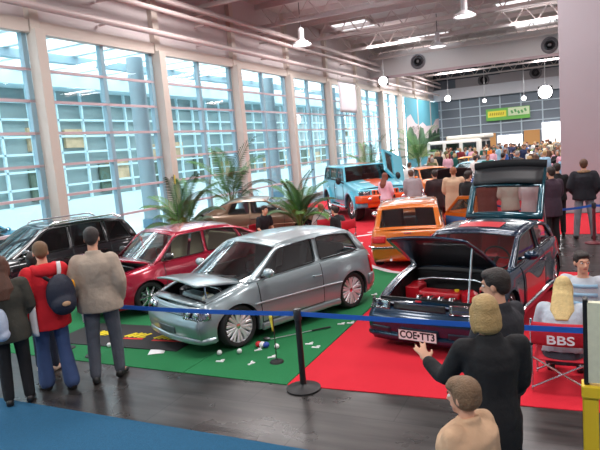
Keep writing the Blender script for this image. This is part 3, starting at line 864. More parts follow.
for s in (1, -1):
    c.door(-.46, .74, s=s, handle=(-.34, .70)); c.mirror(.62, .90, s)
    c.lamp(c.front, s * .54, s * 1.22, .49, .625, lens=M['clearlens'], n=3)
    c.patch(c.rear, s * .72, s * 1.1, .5, .78, 'tail_light', M['redlens'])
    q = MB().tube([c.side(c.ax[1] + .34 + k * (S['wb'] - .7) / 10, .2, s, .02) for k in range(11)], (.05, .03), 8); c.part(q, 'side_skirt', silver)
    q = MB().tube([c.side(-.84 + k * .168, .5 + .012 * k * .4, s, .008) for k in range(11)], .012, 6); c.part(q, 'rub_strip', mat('rub_highlight', srgb(205, 212, 216), .3, .5))  # body-coloured moulding, its highlight put in as a paler silver
c.patch(c.front, -.5, .5, .52, .61, 'grille', silver, .004)
q = MB()
for k in range(4): q.tube([c.front(-.48 + .096 * j,   .535 + k * .02, .012) for j in range(11)], .006, 5)
c.part(q, 'grille_bar', mat('grille_silver', srgb(110, 122, 128), .35, .4))
c.patch(c.front, -.3, .3, .27, .36, 'lower_intake', mat('intake_shadow', srgb(70, 82, 86), .5), .003, taper=.0)
q = MB().tube([c.front(-1.3 + .13 * j, .205, .012) for j in range(21)], (.04, .022), 8); c.part(q, 'front_spoiler', silver)
c.patch(c.rear, -1.3, 1.3, .3, .48, 'rear_bumper', silver, .02); c.plate(c.rear, .55)
c.wheels(spokes(10, True, .024, mat('bright_alloy', (.82, .82, .85), .34, .55)))
for s in (.2, -.5): c.part(MB().tube([c.wf(s, .02), c.wf(s + .45, .12)], .01, 6), 'wiper', M['black'])
q = MB().tube([V((-1.1, 0, 1.34)), V((-1.2, 0, 1.4)), V((-1.45, 0, 1.62))], .006, 6); c.part(q, 'antenna', M['black'])

# ------------------------------------------------------------------ dark blue hatchback with everything open
blue = paint('paint_darkblue', srgb(11, 44, 68), .22, .35, .8)
S = hatch_spec(wb=2.42, W=1.60, R=.285, Ra=.31, rim=.225, fo=1.0, zc=.12, fbow=.05, ftaper=(1.1, .14), seal=M['black'], glass=M['clearglass'],
               top=[(-1.8, .78), (-1.4, .83), (-.6, .82), (.3, .78), (.9, .77), (1.3, .72), (1.7, .65), (2.1, .56)],
               roof=[(-1.62, .84), (-1.45, .97), (-1.05, 1.14), (-.5, 1.2), (.1, 1.17), (.24, 1.14), (.6, .95), (.95, .77)], xh=.22, xr=-1.1, win=[(-.36, -.38, .72, .26), (-1.3, -1.05, -.46, -.48)])
c = Car('open_hatchback', 'dark blue hatchback with its bonnet and tailgate wide open on the red carpet', 'car', (-1.35, 8.88), radians(-100.5), S, blue)
c.body(hood_open=True, rear_open=True); c.engine_bay(red=True); c.hood(radians(40), under=mat('hood_under_dark', (.012, .016, .022), .25, coat=.5)); c.interior(M['seatred'])
q = MB()
for k in range(3): q.box((.98 + .0 * k, -.4 + .22 * k, 1.16 + .02 * k), (.02, .06, .09))
for s in (1, -1):
    d = c.door(-.52, .62, s=s, handle=(-.4, .68)); c.mirror(.5, .87, s)
    mb = MB().grid(lambda a, b: c.side(-.45 + 1.0 * a, .2 + (.36 - .1 * sin(a * 5)) * b, s, .011), 14, 5, flip=(s < 0)); c.part(mb, 'side_graphic', M['redpart'], d)
    c.lamp(c.front, s * .6, s * 1.15, .53, .64, back=M['black'], lens=M['clearlens'], n=0)
    c.patch(c.rear, s * .72, s * 1.1, .5, .78, 'tail_light', M['redlens'])
    c.patch(c.front, s * .55, s * .95, .21, .31, 'fog_intake', mat('fog_dark', srgb(15, 40, 55), .3), .004)
    q = MB().tube([c.side(c.ax[1] + .34 + k * (S['wb'] - .7) / 10, .2, s, .02) for k in range(11)], (.05, .03), 8); c.part(q, 'side_skirt', blue)
c.patch(c.front, -.52, .52, .54, .62, 'grille', M['black'], .004)
c.patch(c.front, -.06, .06, .645, .665, 'badge', M['redpart'], .01)
q = MB().tube([c.front(-1.3 + .13 * j, .2, .015) for j in range(21)], (.04, .03), 8); c.part(q, 'front_spoiler', blue)
c.plate(c.front, .25, 'COE\u2022TT3', w=.5, h=.13, off=.03)
c.wheels(spokes(5, False, .05, M['chrome']))
# sunroof and raised tailgate
q = MB().grid(lambda a, b: c.roof(.62 + .25 * a, .25 + .5 * b) + V((0, 0, .006)), 6, 8); c.part(q, 'sunroof', M['redpart'])
def gate(a, b, ang=radians(60)):      # a across -1..1, b along 0..1 from the hinge
    L = 1.03; yy = (c.gy(-1.1, c.zr(-1.1)) * (.97 - .03 * min(1, b / .6))) * a
    bend = .0 if b < .6 else (b - .6) * .55
    x = -1.14 - cos(ang) * L * b - bend * .2; z = c.zr(-1.1) + .03 + sin(ang) * L * b - bend * .1
    return V((x - .05 * (1 - a * a) * cos(ang + pi / 2), yy, z + .04 * (1 - a * a)))
hw_ = [(-1, 0.), (1, 0.), (1, .6), (.97, 1.0), (-.97, 1.0), (-1, .6)]
def dens(P, n=6): return [(P[i][0] + (P[(i + 1) % len(P)][0] - P[i][0]) * k / n, P[i][1] + (P[(i + 1) % len(P)][1] - P[i][1]) * k / n) for i in range(len(P)) for k in range(n)]
wn = dens([(-.84, .1), (.84, .1), (.86, .56), (-.86, .56)])
gt = c.part(MB().poly(dens(hw_), [wn], fn=lambda a, b: gate(a, b)), 'tailgate', paint('paint_teal', srgb(14, 70, 84), .2, .4, 1.0), solid=.05, off=0)
c.part(MB().grid(lambda a, b: gate(-.85 + 1.7 * a, .09 + .48 * b), 8, 5), 'rear_window', glass('gate_glass', (.55, .6, .6), .06), gt)
c.part(MB().tube([gate(-.98 + .196 * k, .92) + V((.0, 0, .04)) for k in range(11)], (.08, .04), 8), 'tailgate_spoiler', mat('spoiler_black', (.006, .007, .009), .6, spec=.2), gt)
c.part(MB().grid(lambda a, b: gate(-.93 + 1.86 * a, .62 + .3 * b) + V((.045, 0, .0)), 8, 3), 'inner_trim', mat('gate_trim', (.012, .013, .016), .5), gt, solid=.02)
for s in (1, -1):
    p = c.green(-1.42, .98, s, -.06); c.part(MB().tube([p, p * .45 + gate(s * .93, .5) * .55, gate(s * .93, .5)], [.014, .014, .009], 8), 'gas_strut', M['steel'])

# ------------------------------------------------------------------ red five-door
red = paint('paint_red', srgb(168, 18, 52), .25, .35, 1.0)
S = hatch_spec(wb=2.5, W=1.68, fo=.72, ro=.72, glass=M['clearglass'], inset=.11, seal=M['black'],
               top=[(-2.1, .80), (-1.7, .85), (-.6, .85), (.4, .83), (1.05, .82), (1.4, .78), (1.7, .73), (2.05, .66)],
               roof=[(-1.62, .85), (-1.35, .98), (-.72, 1.24), (-.2, 1.30), (.46, 1.285), (.58, 1.255), (.82, 1.05), (1.08, .82)], xh=.56, xr=-.72, xseat=.22,
               win=[(.06, .04, .96, .61), (-.84, -.68, -.02, -.04), (-1.36, -.84, -.94, -.78)])
c = Car('red_saloon', 'crimson five-door car with beige seats and raised bonnet beside the silver hatchback', 'car', (-6.93, 8.97), radians(-112), S, red)
c.body(hood_open=True); c.engine_bay(seed=3); c.hood(radians(24), m=red, under=mat('hood_under_maroon', srgb(60, 8, 26), .35, coat=.4)); c.interior(M['seatbeige'])
for s in (1, -1):
    c.door(.02, .92, s=s, handle=(.14, .70), hm=M['black']); c.door(-.84, 0, s=s, handle=(-.72, .71), hm=M['black']); c.mirror(.86, .90, s, M['black'])
    c.lamp(c.front, s * .5, s * 1.02, .56, .66, lens=M['clearlens']); c.patch(c.rear, s * .5, s * 1.1, .58, .74, 'tail_light', M['redlens'])
    q = MB().tube([c.side(-1.0 + k * .2, .45, s, .01) for k in range(11)], .014, 6); c.part(q, 'rub_strip', M['black'])
c.patch(c.front, -.48, .48, .56, .65, 'grille', M['black'], .004); c.patch(c.front, -1.3, 1.3, .32, .46, 'front_bumper', red, .02); c.patch(c.rear, -1.3, 1.3, .3, .48, 'rear_bumper', red, .02); c.plate(c.rear, .52)
c.wheels(spokes(9, False, .03, M['alloy']))

# ------------------------------------------------------------------ black wagon
bk = paint('paint_black', (.012, .013, .016), .15, .2, 1.0)
S = hatch_spec(wb=2.6, W=1.74, fo=.82, ro=.72, R=.3, Ra=.335, rim=.22, glass=M['darkglass'], wglass=M['carglass'], seal=M['black'],
               top=[(-2.2, .84), (-1.7, .90), (-.6, .90), (.5, .87), (.95, .86), (1.4, .82), (1.8, .75), (2.15, .66)],
               roof=[(-1.96, .88), (-1.88, 1.05), (-1.62, 1.36), (-.8, 1.44), (.0, 1.42), (.14, 1.38), (.6, 1.08), (.98, .86)], xh=.12, xr=-1.62,
               win=[(-.30, -.32, .72, .18), (-1.12, -1.10, -.38, -.40), (-1.74, -1.55, -1.20, -1.18)])
c = Car('black_wagon', 'black estate car with silver roof rails nearest the window wall on the left', 'car', (-10.6, 8.7), radians(-109), S, bk)
c.body(); c.hood(radians(0)); c.interior()
for s in (1, -1):
    c.door(-.34, .78, s=s, handle=(-.22, .75)); c.door(-1.2, -.36, s=s, handle=(-1.08, .76)); c.mirror(.66, .96, s)
    c.lamp(c.front, s * .5, s * 1.1, .58, .7, lens=M['clearlens']); c.patch(c.rear, s * .7, s * 1.1, .6, .9, 'tail_light', M['redlens'])
    q = MB().tube([V((.0, s * (c.gy(0, 1.4) - .04), 1.44))] + [V((-.1 - k * .17, s * (c.gy(-.5, 1.42) - .02), 1.49)) for k in range(9)] + [V((-1.6, s * (c.gy(-1.5, 1.4) - .02), 1.42))], .018, 8); c.part(q, 'roof_rail', M['chrome'])
c.patch(c.front, -.45, .45, .58, .7, 'grille', M['chrome'], .004); c.patch(c.front, -1.3, 1.3, .32, .46, 'front_bumper', bk, .02); c.plate(c.front, .4); c.plate(c.rear, .6)
c.wheels(spokes(7, False, .035, M['alloy']))
for s in (.25, -.45): c.part(MB().tube([c.wf(s, .02), c.wf(s - .1, .55)], .01, 6), 'wiper', M['black'])

# ------------------------------------------------------------------ orange hatchback seen from behind
org = paint('paint_orange', srgb(214, 112, 30), .28, .15, 1.0)
S = hatch_spec(wb=2.36, W=1.54, fo=.6, ro=.55, glass=M['clearglass'], ftaper=(.5, .06), rtaper=(.5, .06), rbow=.04, tum=.24, rcrown=.035,
               top=[(-1.75, .80), (-1.4, .83), (-.6, .83), (.3, .81), (.72, .80), (1.2, .78), (1.6, .76), (1.9, .74)],
               roof=[(-1.66, .82), (-1.5, .97), (-1.24, 1.22), (-.6, 1.28), (.0, 1.27), (.10, 1.25), (.42, 1.03), (.72, .80)], xh=.08, xr=-1.26,
               rprof=[(.15, -.04), (.28, .02), (.4, .04), (.6, .03), (.8, .0)], win=[(-.50, -.50, .52, .10), (-1.34, -1.2, -.58, -.58)])
c = Car('orange_hatchback', 'orange older hatchback seen from behind with an open door, in front of the turquoise off-roader', 'car', (-3.5, 12.95), atan2(.975, -.22), S, org)
c.body(); c.hood(0); c.interior(rear=False)
c.door(-.54, .56, s=1, handle=(-.44, .68), hm=M['chrome']); c.mirror(.45, .85, 1, M['chrome'])
for s in (1, -1):
    c.lamp(c.rear, s * .62, s * 1.0, .56, .7, 'tail_light', mat('lens_amber', srgb(170, 40, 20), .2, coat=.6), M['redlens'], 0)
    c.lamp(c.front, s * .5, s * .9, .5, .68, lens=M['clearlens'], n=1)
c.patch(c.front, -.45, .45, .52, .66, 'grille', M['black'], .004)
for fn in (c.rear, c.front):
    q = MB().tube([fn(-1.25 + .125 * j, .47, .05) for j in range(21)], (.03, .022), 8); c.part(q, 'bumper', M['chrome'])
    q = MB().tube([fn(-1.0 + .1 * j, .47, .075) for j in range(21)], (.014, .01), 6); c.part(q, 'bumper_strip', M['black'])
c.plate(c.rear, .6, w=.40, h=.09); q = MB().box(c.rear(0, .75, .01), (.02, .14, .025)); c.part(q, 'hatch_handle', M['chrome'], smooth=False)
q = MB().tube([c.rear(.5, .26, .0), c.rear(.5, .22, .1)], .03, 10); c.part(q, 'exhaust', M['chrome'])
c.wheels(spokes(6, False, .05, M['alloy']))
# opened right door
P = [(-.5, .24), (.6, .24), (.6, .8), (.05, 1.24), (-.5, 1.26)]
hl = [(-.42, .86), (.5, .84), (.08, 1.17), (-.42, 1.19)]
mt = Matrix.Translation((.6, -.80, 0)) @ Matrix.Rotation(radians(38), 4, 'Z') @ Matrix.Translation((-.6, 0, 0))
d = MB(); d.poly(P, [hl], fn=lambda a, b: mt @ V((a, 0 + .08 * max(0, b - .8), b))); d = c.part(d, 'open_door', org, solid=.06, off=0, smooth=False)
c.part(MB().poly(hl, fn=lambda a, b: mt @ V((a, .08 * max(0, b - .8), b))), 'side_window', M['clearglass'], d, smooth=False)
c.part(MB().grid(lambda a, b: mt @ V((-.42 + .95 * a, .04, .3 + .46 * b)), 2, 2), 'door_trim', mat('door_trim_blue', srgb(40, 90, 150), .7), d, solid=.02)

# ------------------------------------------------------------------ tan coupe
tan = paint('paint_tan', srgb(128, 104, 84), .3, .5, .8)
S = hatch_spec(wb=2.42, W=1.64, fo=.72, ro=.74, glass=M['clearglass'], tum=.32,
               top=[(-2.0, .80), (-1.6, .86), (-.6, .84), (.3, .82), (.8, .81), (1.2, .76), (1.6, .69), (1.95, .60)],
               roof=[(-1.82, .87), (-1.4, 1.04), (-.95, 1.2), (-.5, 1.25), (.05, 1.22), (.15, 1.19), (.5, 1.0), (.84, .81)], xh=.12, xr=-.9,
               win=[(-.30, -.32, .58, .16), (-1.0, -.86, -.38, -.40)])
c = Car('tan_coupe', 'tan brown coupe with black tail spoiler parked between the two palms', 'car', (-8.62, 15.2), radians(24), S, tan)
c.body(); c.hood(radians(0)); c.interior(mat('seat_cloth_wine', srgb(120, 40, 45), .9))
for s in (1, -1):
    c.door(-.36, .64, s=s, handle=(-.26, .70), hm=M['black']); c.mirror(.52, .88, s, M['black'])
    c.lamp(c.front, s * .5, s * .95, .52, .64, lens=M['clearlens']); c.patch(c.rear, s * .6, s * 1.12, .56, .74, 'tail_light', M['redlens'])
    q = MB().tube([c.side(-1.2 + k * .24, .5, s, .01) for k in range(11)], .014, 6); c.part(q, 'rub_strip', mat('strip_tan', srgb(175, 150, 125), .4, .3))
q = MB().tube([V((c.tail + .14, -.74 + .148 * k, .90 + .03 * (1 - (k / 5 - 1) ** 2))) for k in range(11)], (.05, .11), 8); c.part(q, 'tail_spoiler', M['black'])
c.patch(c.rear, -1.3, 1.3, .26, .46, 'rear_bumper', M['black'], .03); c.patch(c.front, -1.3, 1.3, .26, .44, 'front_bumper', M['black'], .03); c.plate(c.rear, .6)
c.patch(c.front, -.48, .48, .53, .63, 'grille', M['black'], .004)
c.wheels(spokes(8, False, .03, M['alloy']))

# ------------------------------------------------------------------ turquoise and orange off-roader
tq = paint('paint_turquoise', srgb(96, 192, 214), .3, .1, .8); og = paint('paint_flame', srgb(226, 84, 26), .3, .1, .8)
S = dict(W=1.96, wb=3.05, fo=.74, ro=.95, zc=.5, R=.45, Ra=.53, rim=.26, ftaper=(.5, .05), rtaper=(.4, .03), flare=.05, crown=.05, inset=.16,
         side=[(0, .97), (.1, .99), (.4, 1), (.8, 1), (.93, .985), (1, .95)], fbow=.05, rbow=.02, tum=.16, rcrown=.03, btop=.03, bbot=.05, slam=.10,
         top=[(-2.6, 1.28), (-1.0, 1.28), (.55, 1.28), (.8, 1.28), (1.6, 1.20), (2.3, 1.10)],
         roof=[(-2.46, 1.29), (-2.4, 1.5), (-2.28, 1.82), (-1.5, 1.85), (.22, 1.85), (.34, 1.82), (.52, 1.55), (.68, 1.28)], xh=.32, xr=-2.28,
         fprof=[(.4, .0), (.6, .05), (.85, .05), (.95, .0), (1.3, -.03)], rprof=[(.4, 0), (1.3, 0)], glass=M['carglass'], wglass=M['darkglass'], lift=.0,
         win=[(-.42, -.42, .52, .28, .08, .05), (-1.42, -1.42, -.52, -.52, .08, .05), (-2.26, -2.2, -1.52, -1.52, .08, .05)])
c = Car('off_roader', 'big turquoise off-road car with orange stripe, orange bumper and one door swung up', 'car', (-7.15, 20.2), radians(-53), S, tq)
c.body(); c.hood(0, stripe=(5, 11, og)); c.interior()
for s in (1, -1):
    if s < 0: c.door(-.46, .66, s=s, zb=.66, handle=(-.34, 1.06), hm=M['chrome'])
    c.door(-1.44, -.5, s=s, zb=.66, handle=(-1.3, 1.06), hm=M['chrome'])
    q = MB().ell((.62, s * 1.12, 1.36), (.08, .1, .13)); q.tube([(.62, s * .93, 1.26), (.62, s * 1.08, 1.32)], .025, 8); c.part(q, 'side_mirror', M['black'])
    c.lamp(c.front, s * .56, s * .98, .92, 1.03, n=1, back=M['black'], lens=M['clearlens'])
    for a in c.ax:
        q = MB()
        for k in range(17):
            th = pi * k / 16
        q.tube([c.side(a - .55 * cos(pi * k / 16), .45 + .55 * sin(pi * k / 16) if True else 0, s, .02) for k in range(17)], (.06, .035), 8)
        c.part(q, 'fender_flare', tq)
    c.patch(c.rear, s * .8, s * .98, .95, 1.15, 'tail_light', M['redlens'])
    q = MB().tube([V((-.95, s * 1.0, .42)), V((.95, s * 1.0, .42))], .05, 10); c.part(q, 'side_step', M['chrome'])
c.patch(c.front, -.5, .5, .90, 1.06, 'grille', og, .02)
q = MB()
for k in range(7):
    u = -.42 + k * .14; q.box(c.front(u, .98, .035), (.02, .06, .12))
c.part(q, 'grille_slot', mat('slot_dark', (.03, .015, .01), .5), smooth=False)
for nm, u0, u1, z0, z1, m, off in (('front_bumper', -1.15, 1.15, .66, .9, og, .07), ('bumper_opening', -.3, .3, .76, .86, M['black'], .085), ('skid_plate', -.7, .7, .5, .66, og, .04)):
    c.patch(c.front, u0, u1, z0, z1, nm, m, off, solid=.05)
c.plate(c.front, .68, off=.13)
for s in (1, -1): c.part(MB().ell(c.front(s * .62, .78, .1), (.03, .07, .06)), 'fog_lamp', M['chrome'])
q = MB().grid(lambda a, b: c.roof(.1 + .88 * a, .33 + .34 * b) + V((0, 0, .012)), 8, 6); c.part(q, 'roof_stripe', mat('stripe_pale', srgb(235, 150, 120), .35, coat=.6))
q = MB().ell((.75, -.05, 1.29), (.16, .14, .06)); q.ell(c.deckfn(1.35, -.42) , (.22, .2, .015)); c.part(q, 'hood_emblem', mat('emblem_white', srgb(235, 235, 235), .4))
c.wheels(spokes(6, False, .05, M['chrome']), tw=.3, steer=.12)
# the door swung up beside the windscreen
P = [(-.5, .66), (.62, .66), (.66, 1.2), (.4, 1.8), (-.42, 1.82), (-.5, 1.2)]
hl = [(-.36, 1.27), (.52, 1.26), (.33, 1.7), (-.36, 1.72)]
mt = Matrix.Translation((.66, 1.03, 1.15)) @ Matrix.Rotation(radians(-50), 4, 'Z') @ Matrix.Rotation(radians(20), 4, 'X') @ Matrix.Rotation(radians(66), 4, 'Y') @ Matrix.Translation((-.66, 0, -1.15))
d = c.part(MB().poly(P, [hl], fn=lambda a, b: mt @ V((a, .02, b))), 'raised_door', tq, solid=.08, off=0, smooth=False)
c.part(MB().poly(hl, fn=lambda a, b: mt @ V((a, .02, b))), 'side_window', M['darkglass'], d, smooth=False)
# ------------------------------------------------------------------ people (a figure faces +x, left is +y, origin between the feet)
SKIN = mat('skin', srgb(214, 160, 132), .55)
SKIN2 = mat('skin_tan', srgb(196, 140, 112), .55)
SHOE = mat('shoe_black', (.015, .014, .014), .45)
EYEW = mat('eye_white', (.8, .8, .78), .3); EYEB = mat('eye_dark', (.03, .02, .015), .2); LIP = mat('lips', srgb(178, 96, 88), .5)
def cloth(r, g, b, n=None): return mat(n or 'cloth_%d_%d_%d' % (r, g, b), srgb(r, g, b), .88, bump=(11, .8), var=(9, .10))
def hairm(r, g, b): return mat('hair_%d_%d_%d' % (r, g, b), srgb(r, g, b), .55, bump=(90, .5), var=(30, .3))
HB = dict(hipL=(0, .095, .93), kneeL=(.02, .105, .50), ankL=(-.01, .11, .09), toeL=(.15, .13, .03),
          pel=(0, 0, .96), wai=(.01, 0, 1.12), che=(.0, 0, 1.3), nek=(-.015, 0, 1.47), hed=(.02, 0, 1.635),
          shL=(-.01, .185, 1.415), elL=(-.03, .25, 1.14), wrL=(.06, .25, .90), hnL=(.3, -.05, -1))
for k in ('hip', 'knee', 'ank', 'toe', 'sh', 'el', 'wr', 'hn'): HB[k + 'R'] = (HB[k + 'L'][0], -HB[k + 'L'][1], HB[k + 'L'][2])
SIT = dict(hipL=(0, .1, .44), kneeL=(.42, .14, .46), ankL=(.40, .15, .09), toeL=(.56, .17, .03), pel=(-.03, 0, .47), wai=(-.05, 0, .63), che=(-.03, 0, .81), nek=(.0, 0, .98), hed=(.03, 0, 1.145),
           shL=(.0, .185, .925), elL=(.05, .25, .66), wrL=(.28, .16, .56), hnL=(1, -.2, -.1))
for k in ('hip', 'knee', 'ank', 'toe', 'sh', 'el', 'wr', 'hn'): SIT[k + 'R'] = (SIT[k + 'L'][0], -SIT[k + 'L'][1], SIT[k + 'L'][2])
def lean(P, ang, side=0, names=('wai', 'che', 'nek', 'hed', 'shL', 'shR', 'elL', 'elR', 'wrL', 'wrR')):
    """bend the upper body forward about the pelvis"""
    P = dict(P); o = V(P['pel']); m = Matrix.Rotation(ang, 3, 'Y') @ Matrix.Rotation(side, 3, 'X')
    for k in names:
        f = .5 if k == 'wai' else 1
        mm = Matrix.Rotation(ang * f, 3, 'Y') @ Matrix.Rotation(side * f, 3, 'X')
        P[k] = tuple(o + mm @ (V(P[k]) - o))
    return P
def remesh(mb, vox, name, it=4):
    me = mb.mesh(name, 180); o = bpy.data.objects.new(name, me); COL.objects.link(o)
    r = o.modifiers.new('r', 'REMESH'); r.mode = 'VOXEL'; r.voxel_size = vox; r.use_smooth_shade = True
    if it:
        q = o.modifiers.new('s', 'SMOOTH'); q.factor = .5; q.iterations = it
    dg = bpy.context.evaluated_depsgraph_get()
    out = bpy.data.meshes.new_from_object(o.evaluated_get(dg)); out.name = name
    bpy.data.objects.remove(o); bpy.data.meshes.remove(me)
    out.shade_smooth()
    return out
def mesh_obj(me, name, m, parent):
    me.materials.clear(); me.materials.append(m)
    o = bpy.data.objects.new(name, me); COL.objects.link(o); o.parent = parent
    return o
def torso(mb, P, g, z0=None, wide=1., flat=1., hem=None):
    """elliptical rings following the spine; g: growth; hem: how far below the pelvis it falls"""
    pel, wai, che, nek = [V(P[k]) for k in ('pel', 'wai', 'che', 'nek')]
    sL, sR = V(P['shL']), V(P['shR'])
    side = (sL - sR).normalized()
    up = (nek - pel).normalized()
    rings = []
    L = []
    dn = (V(P['kneeL']) + V(P['kneeR'])) / 2 - pel; dn = dn.normalized() if hem else -up
    if hem:
        L.append((pel + dn * hem, .125 + g * 1.1, .175 + g * 1.1)); L.append((pel + dn * hem * .5, .128 + g, .18 + g))
    else: L.append((pel - up * .08, .11 + g, .155 + g))
    L += [(pel, .122 + g, .172 + g), (pel.lerp(wai, .6), .112 + g, .155 + g), (wai, .106 + g, .148 + g), (wai.lerp(che, .55), .115 + g, .16 + g), (che, .122 + g, .172 + g),
          (che.lerp(nek, .5), .11 + g * .9, .178 + g * .7), (che.lerp(nek, .78), .085 + g * .7, .135 + g * .6), (nek - up * .005, .062 + g * .5, .075 + g * .5)]
    n = 18
    for p, a, b in L:
        ps = (side - up * side.dot(up)).normalized(); f = ps.cross(up).normalized()
        rings.append([p + f * (a * flat * cos(2 * pi * j / n)) + ps * (b * wide * sin(2 * pi * j / n)) for j in range(n)])
    mb.loft(rings)
    for s in 'LR':
        mb.ell(V(P['sh' + s]) - side * (.03 if s == 'L' else -.03) - up * .01, .056 + g * .7, n=10, m=8)
def limb(mb, pts, rads, n=10):
    q = [V(p) for p in pts]; P = [q[0]]; Rr = [rads[0]]
    for i in range(1, len(q)):
        for k in (1, 2, 3):
            t = k / 3; P.append(q[i - 1].lerp(q[i], t)); Rr.append(rads[i - 1] + (rads[i] - rads[i - 1]) * t)
    # soften the joint
    for i in range(3, len(P) - 2, 3): P[i] = P[i] * .6 + (P[i - 1] + P[i + 1]) * .2
    mb.tube(P, Rr, n)
    mb.ell(q[0], rads[0] * .98, n=10, m=6); mb.ell(q[-1], rads[-1] * .98, n=10, m=6)
def hand(mb, w, d, nrm, thumb, spread=.0, curl=.35, k=1.):
    """palm, four unequal fingers and a thumb; d points to the fingertips, nrm out of the palm, thumb to the thumb side"""
    w = V(w); d = V(d).normalized(); t = V(thumb); t = (t - d * t.dot(d)).normalized(); nrm = d.cross(t).normalized() * (1 if V(nrm).dot(d.cross(t)) > 0 else -1)
    rot = Matrix((d, t, nrm)).transposed()
    mb.ell(w + d * .05 * k, (.052 * k, .041 * k, .016 * k), rot, n=12, m=8)
    mb.tube([w - d * .03, w + d * .02], [.026 * k, .027 * k], 8)
    for i, (o, L) in enumerate(((.030, .072), (.010, .082), (-.011, .076), (-.030, .058))):
        b = w + d * .085 * k + t * o * k; a = spread * (o / .03)
        dd = (d + t * a).normalized(); P = [b - dd * .02 * k, b]; cc = 0
        for j, seg in enumerate((.44, .32, .26)):
            cc += curl * (.8 + .3 * j); P.append(P[-1] + (dd * cos(cc) + nrm * sin(cc)) * L * seg * k)
        mb.tube(P, [.0105 * k, .0105 * k, .0098 * k, .009 * k, .0075 * k], 7); mb.ell(P[-1], .0078 * k, n=7, m=5)
    b = w + d * .022 * k + t * .03 * k
    P = [b - t * .012 * k, b, b + (d * .6 + t * .75 + nrm * .25).normalized() * .038 * k, b + (d * .6 + t * .75 + nrm * .25).normalized() * .038 * k + (d * .9 + t * .25 + nrm * .4).normalized() * .03 * k]
    mb.tube(P, [.015 * k, .0135 * k, .0115 * k, .009 * k], 7); mb.ell(P[-1], .0092 * k, n=7, m=5)
def head_rot(yaw, pitch=0, roll=0): return Matrix.Rotation(yaw, 3, 'Z') @ Matrix.Rotation(pitch, 3, 'Y') @ Matrix.Rotation(roll, 3, 'X')
def head(mb, c, Rm, k=1.):
    def q(v): return c + Rm @ (V(v) * k)
    mb.ell(q((-.012, 0, .022)), (.092 * k, .074 * k, .092 * k), Rm, n=16, m=12)
    mb.ell(q((.022, 0, -.035)), (.066 * k, .058 * k, .078 * k), Rm, n=14, m=10)
    mb.ell(q((.05, 0, -.088)), (.032 * k, .034 * k, .022 * k), Rm, n=10, m=8)
    mb.tube([q((.083, 0, .012)), q((.108, 0, -.028)), q((.088, 0, -.037))], [.010 * k, .015 * k, .013 * k], 8)
    mb.ell(q((.078, 0, .03)), (.018 * k, .048 * k, .011 * k), Rm, n=10, m=6)
    for s in (1, -1): mb.ell(q((-.012, s * .077, -.008)), (.02 * k, .011 * k, .032 * k), Rm, n=8, m=6)
def face_bits(root, c, Rm, k=1.):
    def q(v): return c + Rm @ (V(v) * k)
    for s in (1, -1):
        e = MB().ell(q((.074, s * .032, .008)), (.012 * k, .014 * k, .009 * k), Rm, n=10, m=8).build('eye', EYEW, root)
        MB().ell(q((.084, s * .032, .008)), (.004 * k, .006 * k, .006 * k), Rm, n=8, m=6).build('iris', EYEB, e)
        MB().tube([q((.083, s * .014, .028)), q((.084, s * .032, .033)), q((.074, s * .05, .028))], .0042 * k, 6).build('eyebrow', hairm(70, 50, 38), root)
    MB().ell(q((.083, 0, -.06)), (.008 * k, .024 * k, .008 * k), Rm, n=10, m=6).build('mouth', LIP, root)
def hair_mb(kind, c, Rm, k, P):
    def q(v): return c + Rm @ (V(v) * k)
    mb = MB()
    mb.ell(q((-.026, 0, .038)), (.098 * k, .086 * k, .096 * k), Rm, n=16, m=12)
    mb.ell(q((.012, 0, .084)), (.078 * k, .07 * k, .042 * k), Rm, n=14, m=8)
    if kind == 'short': mb.ell(q((-.058, 0, -.008)), (.058 * k, .074 * k, .07 * k), Rm, n=12, m=8)
    if kind == 'bowl':
        mb.ell(q((-.03, 0, .0)), (.09 * k, .09 * k, .085 * k), Rm, n=16, m=10); mb.ell(q((.055, 0, .068)), (.045 * k, .072 * k, .03 * k), Rm, n=12, m=8)
    if kind in ('bob', 'long', 'tail'):
        mb.ell(q((-.05, 0, -.03)), (.07 * k, .092 * k, .105 * k), Rm, n=14, m=10)
        for s in (1, -1): mb.ell(q((-.005, s * .076, -.03)), (.05 * k, .026 * k, .1 * k), Rm, n=10, m=8)
    if kind == 'bob': mb.ell(q((-.055, 0, -.075)), (.06 * k, .09 * k, .06 * k), Rm, n=12, m=8)
    if kind in ('long', 'tail'):
        b = q((-.085, 0, -.1)); nek = V(P['nek']); che = V(P['che']); back = (nek - V(P['pel'])).normalized()
        f = (V(P['shL']) - V(P['shR'])).cross(back).normalized()
        e1 = nek - f * .115 - back * .08; e2 = che - f * .165 - back * .02
        mb.tube([q((-.05, 0, .0)), b, e1, e2], [(.05 * k, .09 * k), (.055 * k, .105 * k), (.045, .12), (.015, .06)] if kind == 'long' else [(.05, .06), (.05, .055), (.045, .045), (.015, .02)], 10)
    return mb
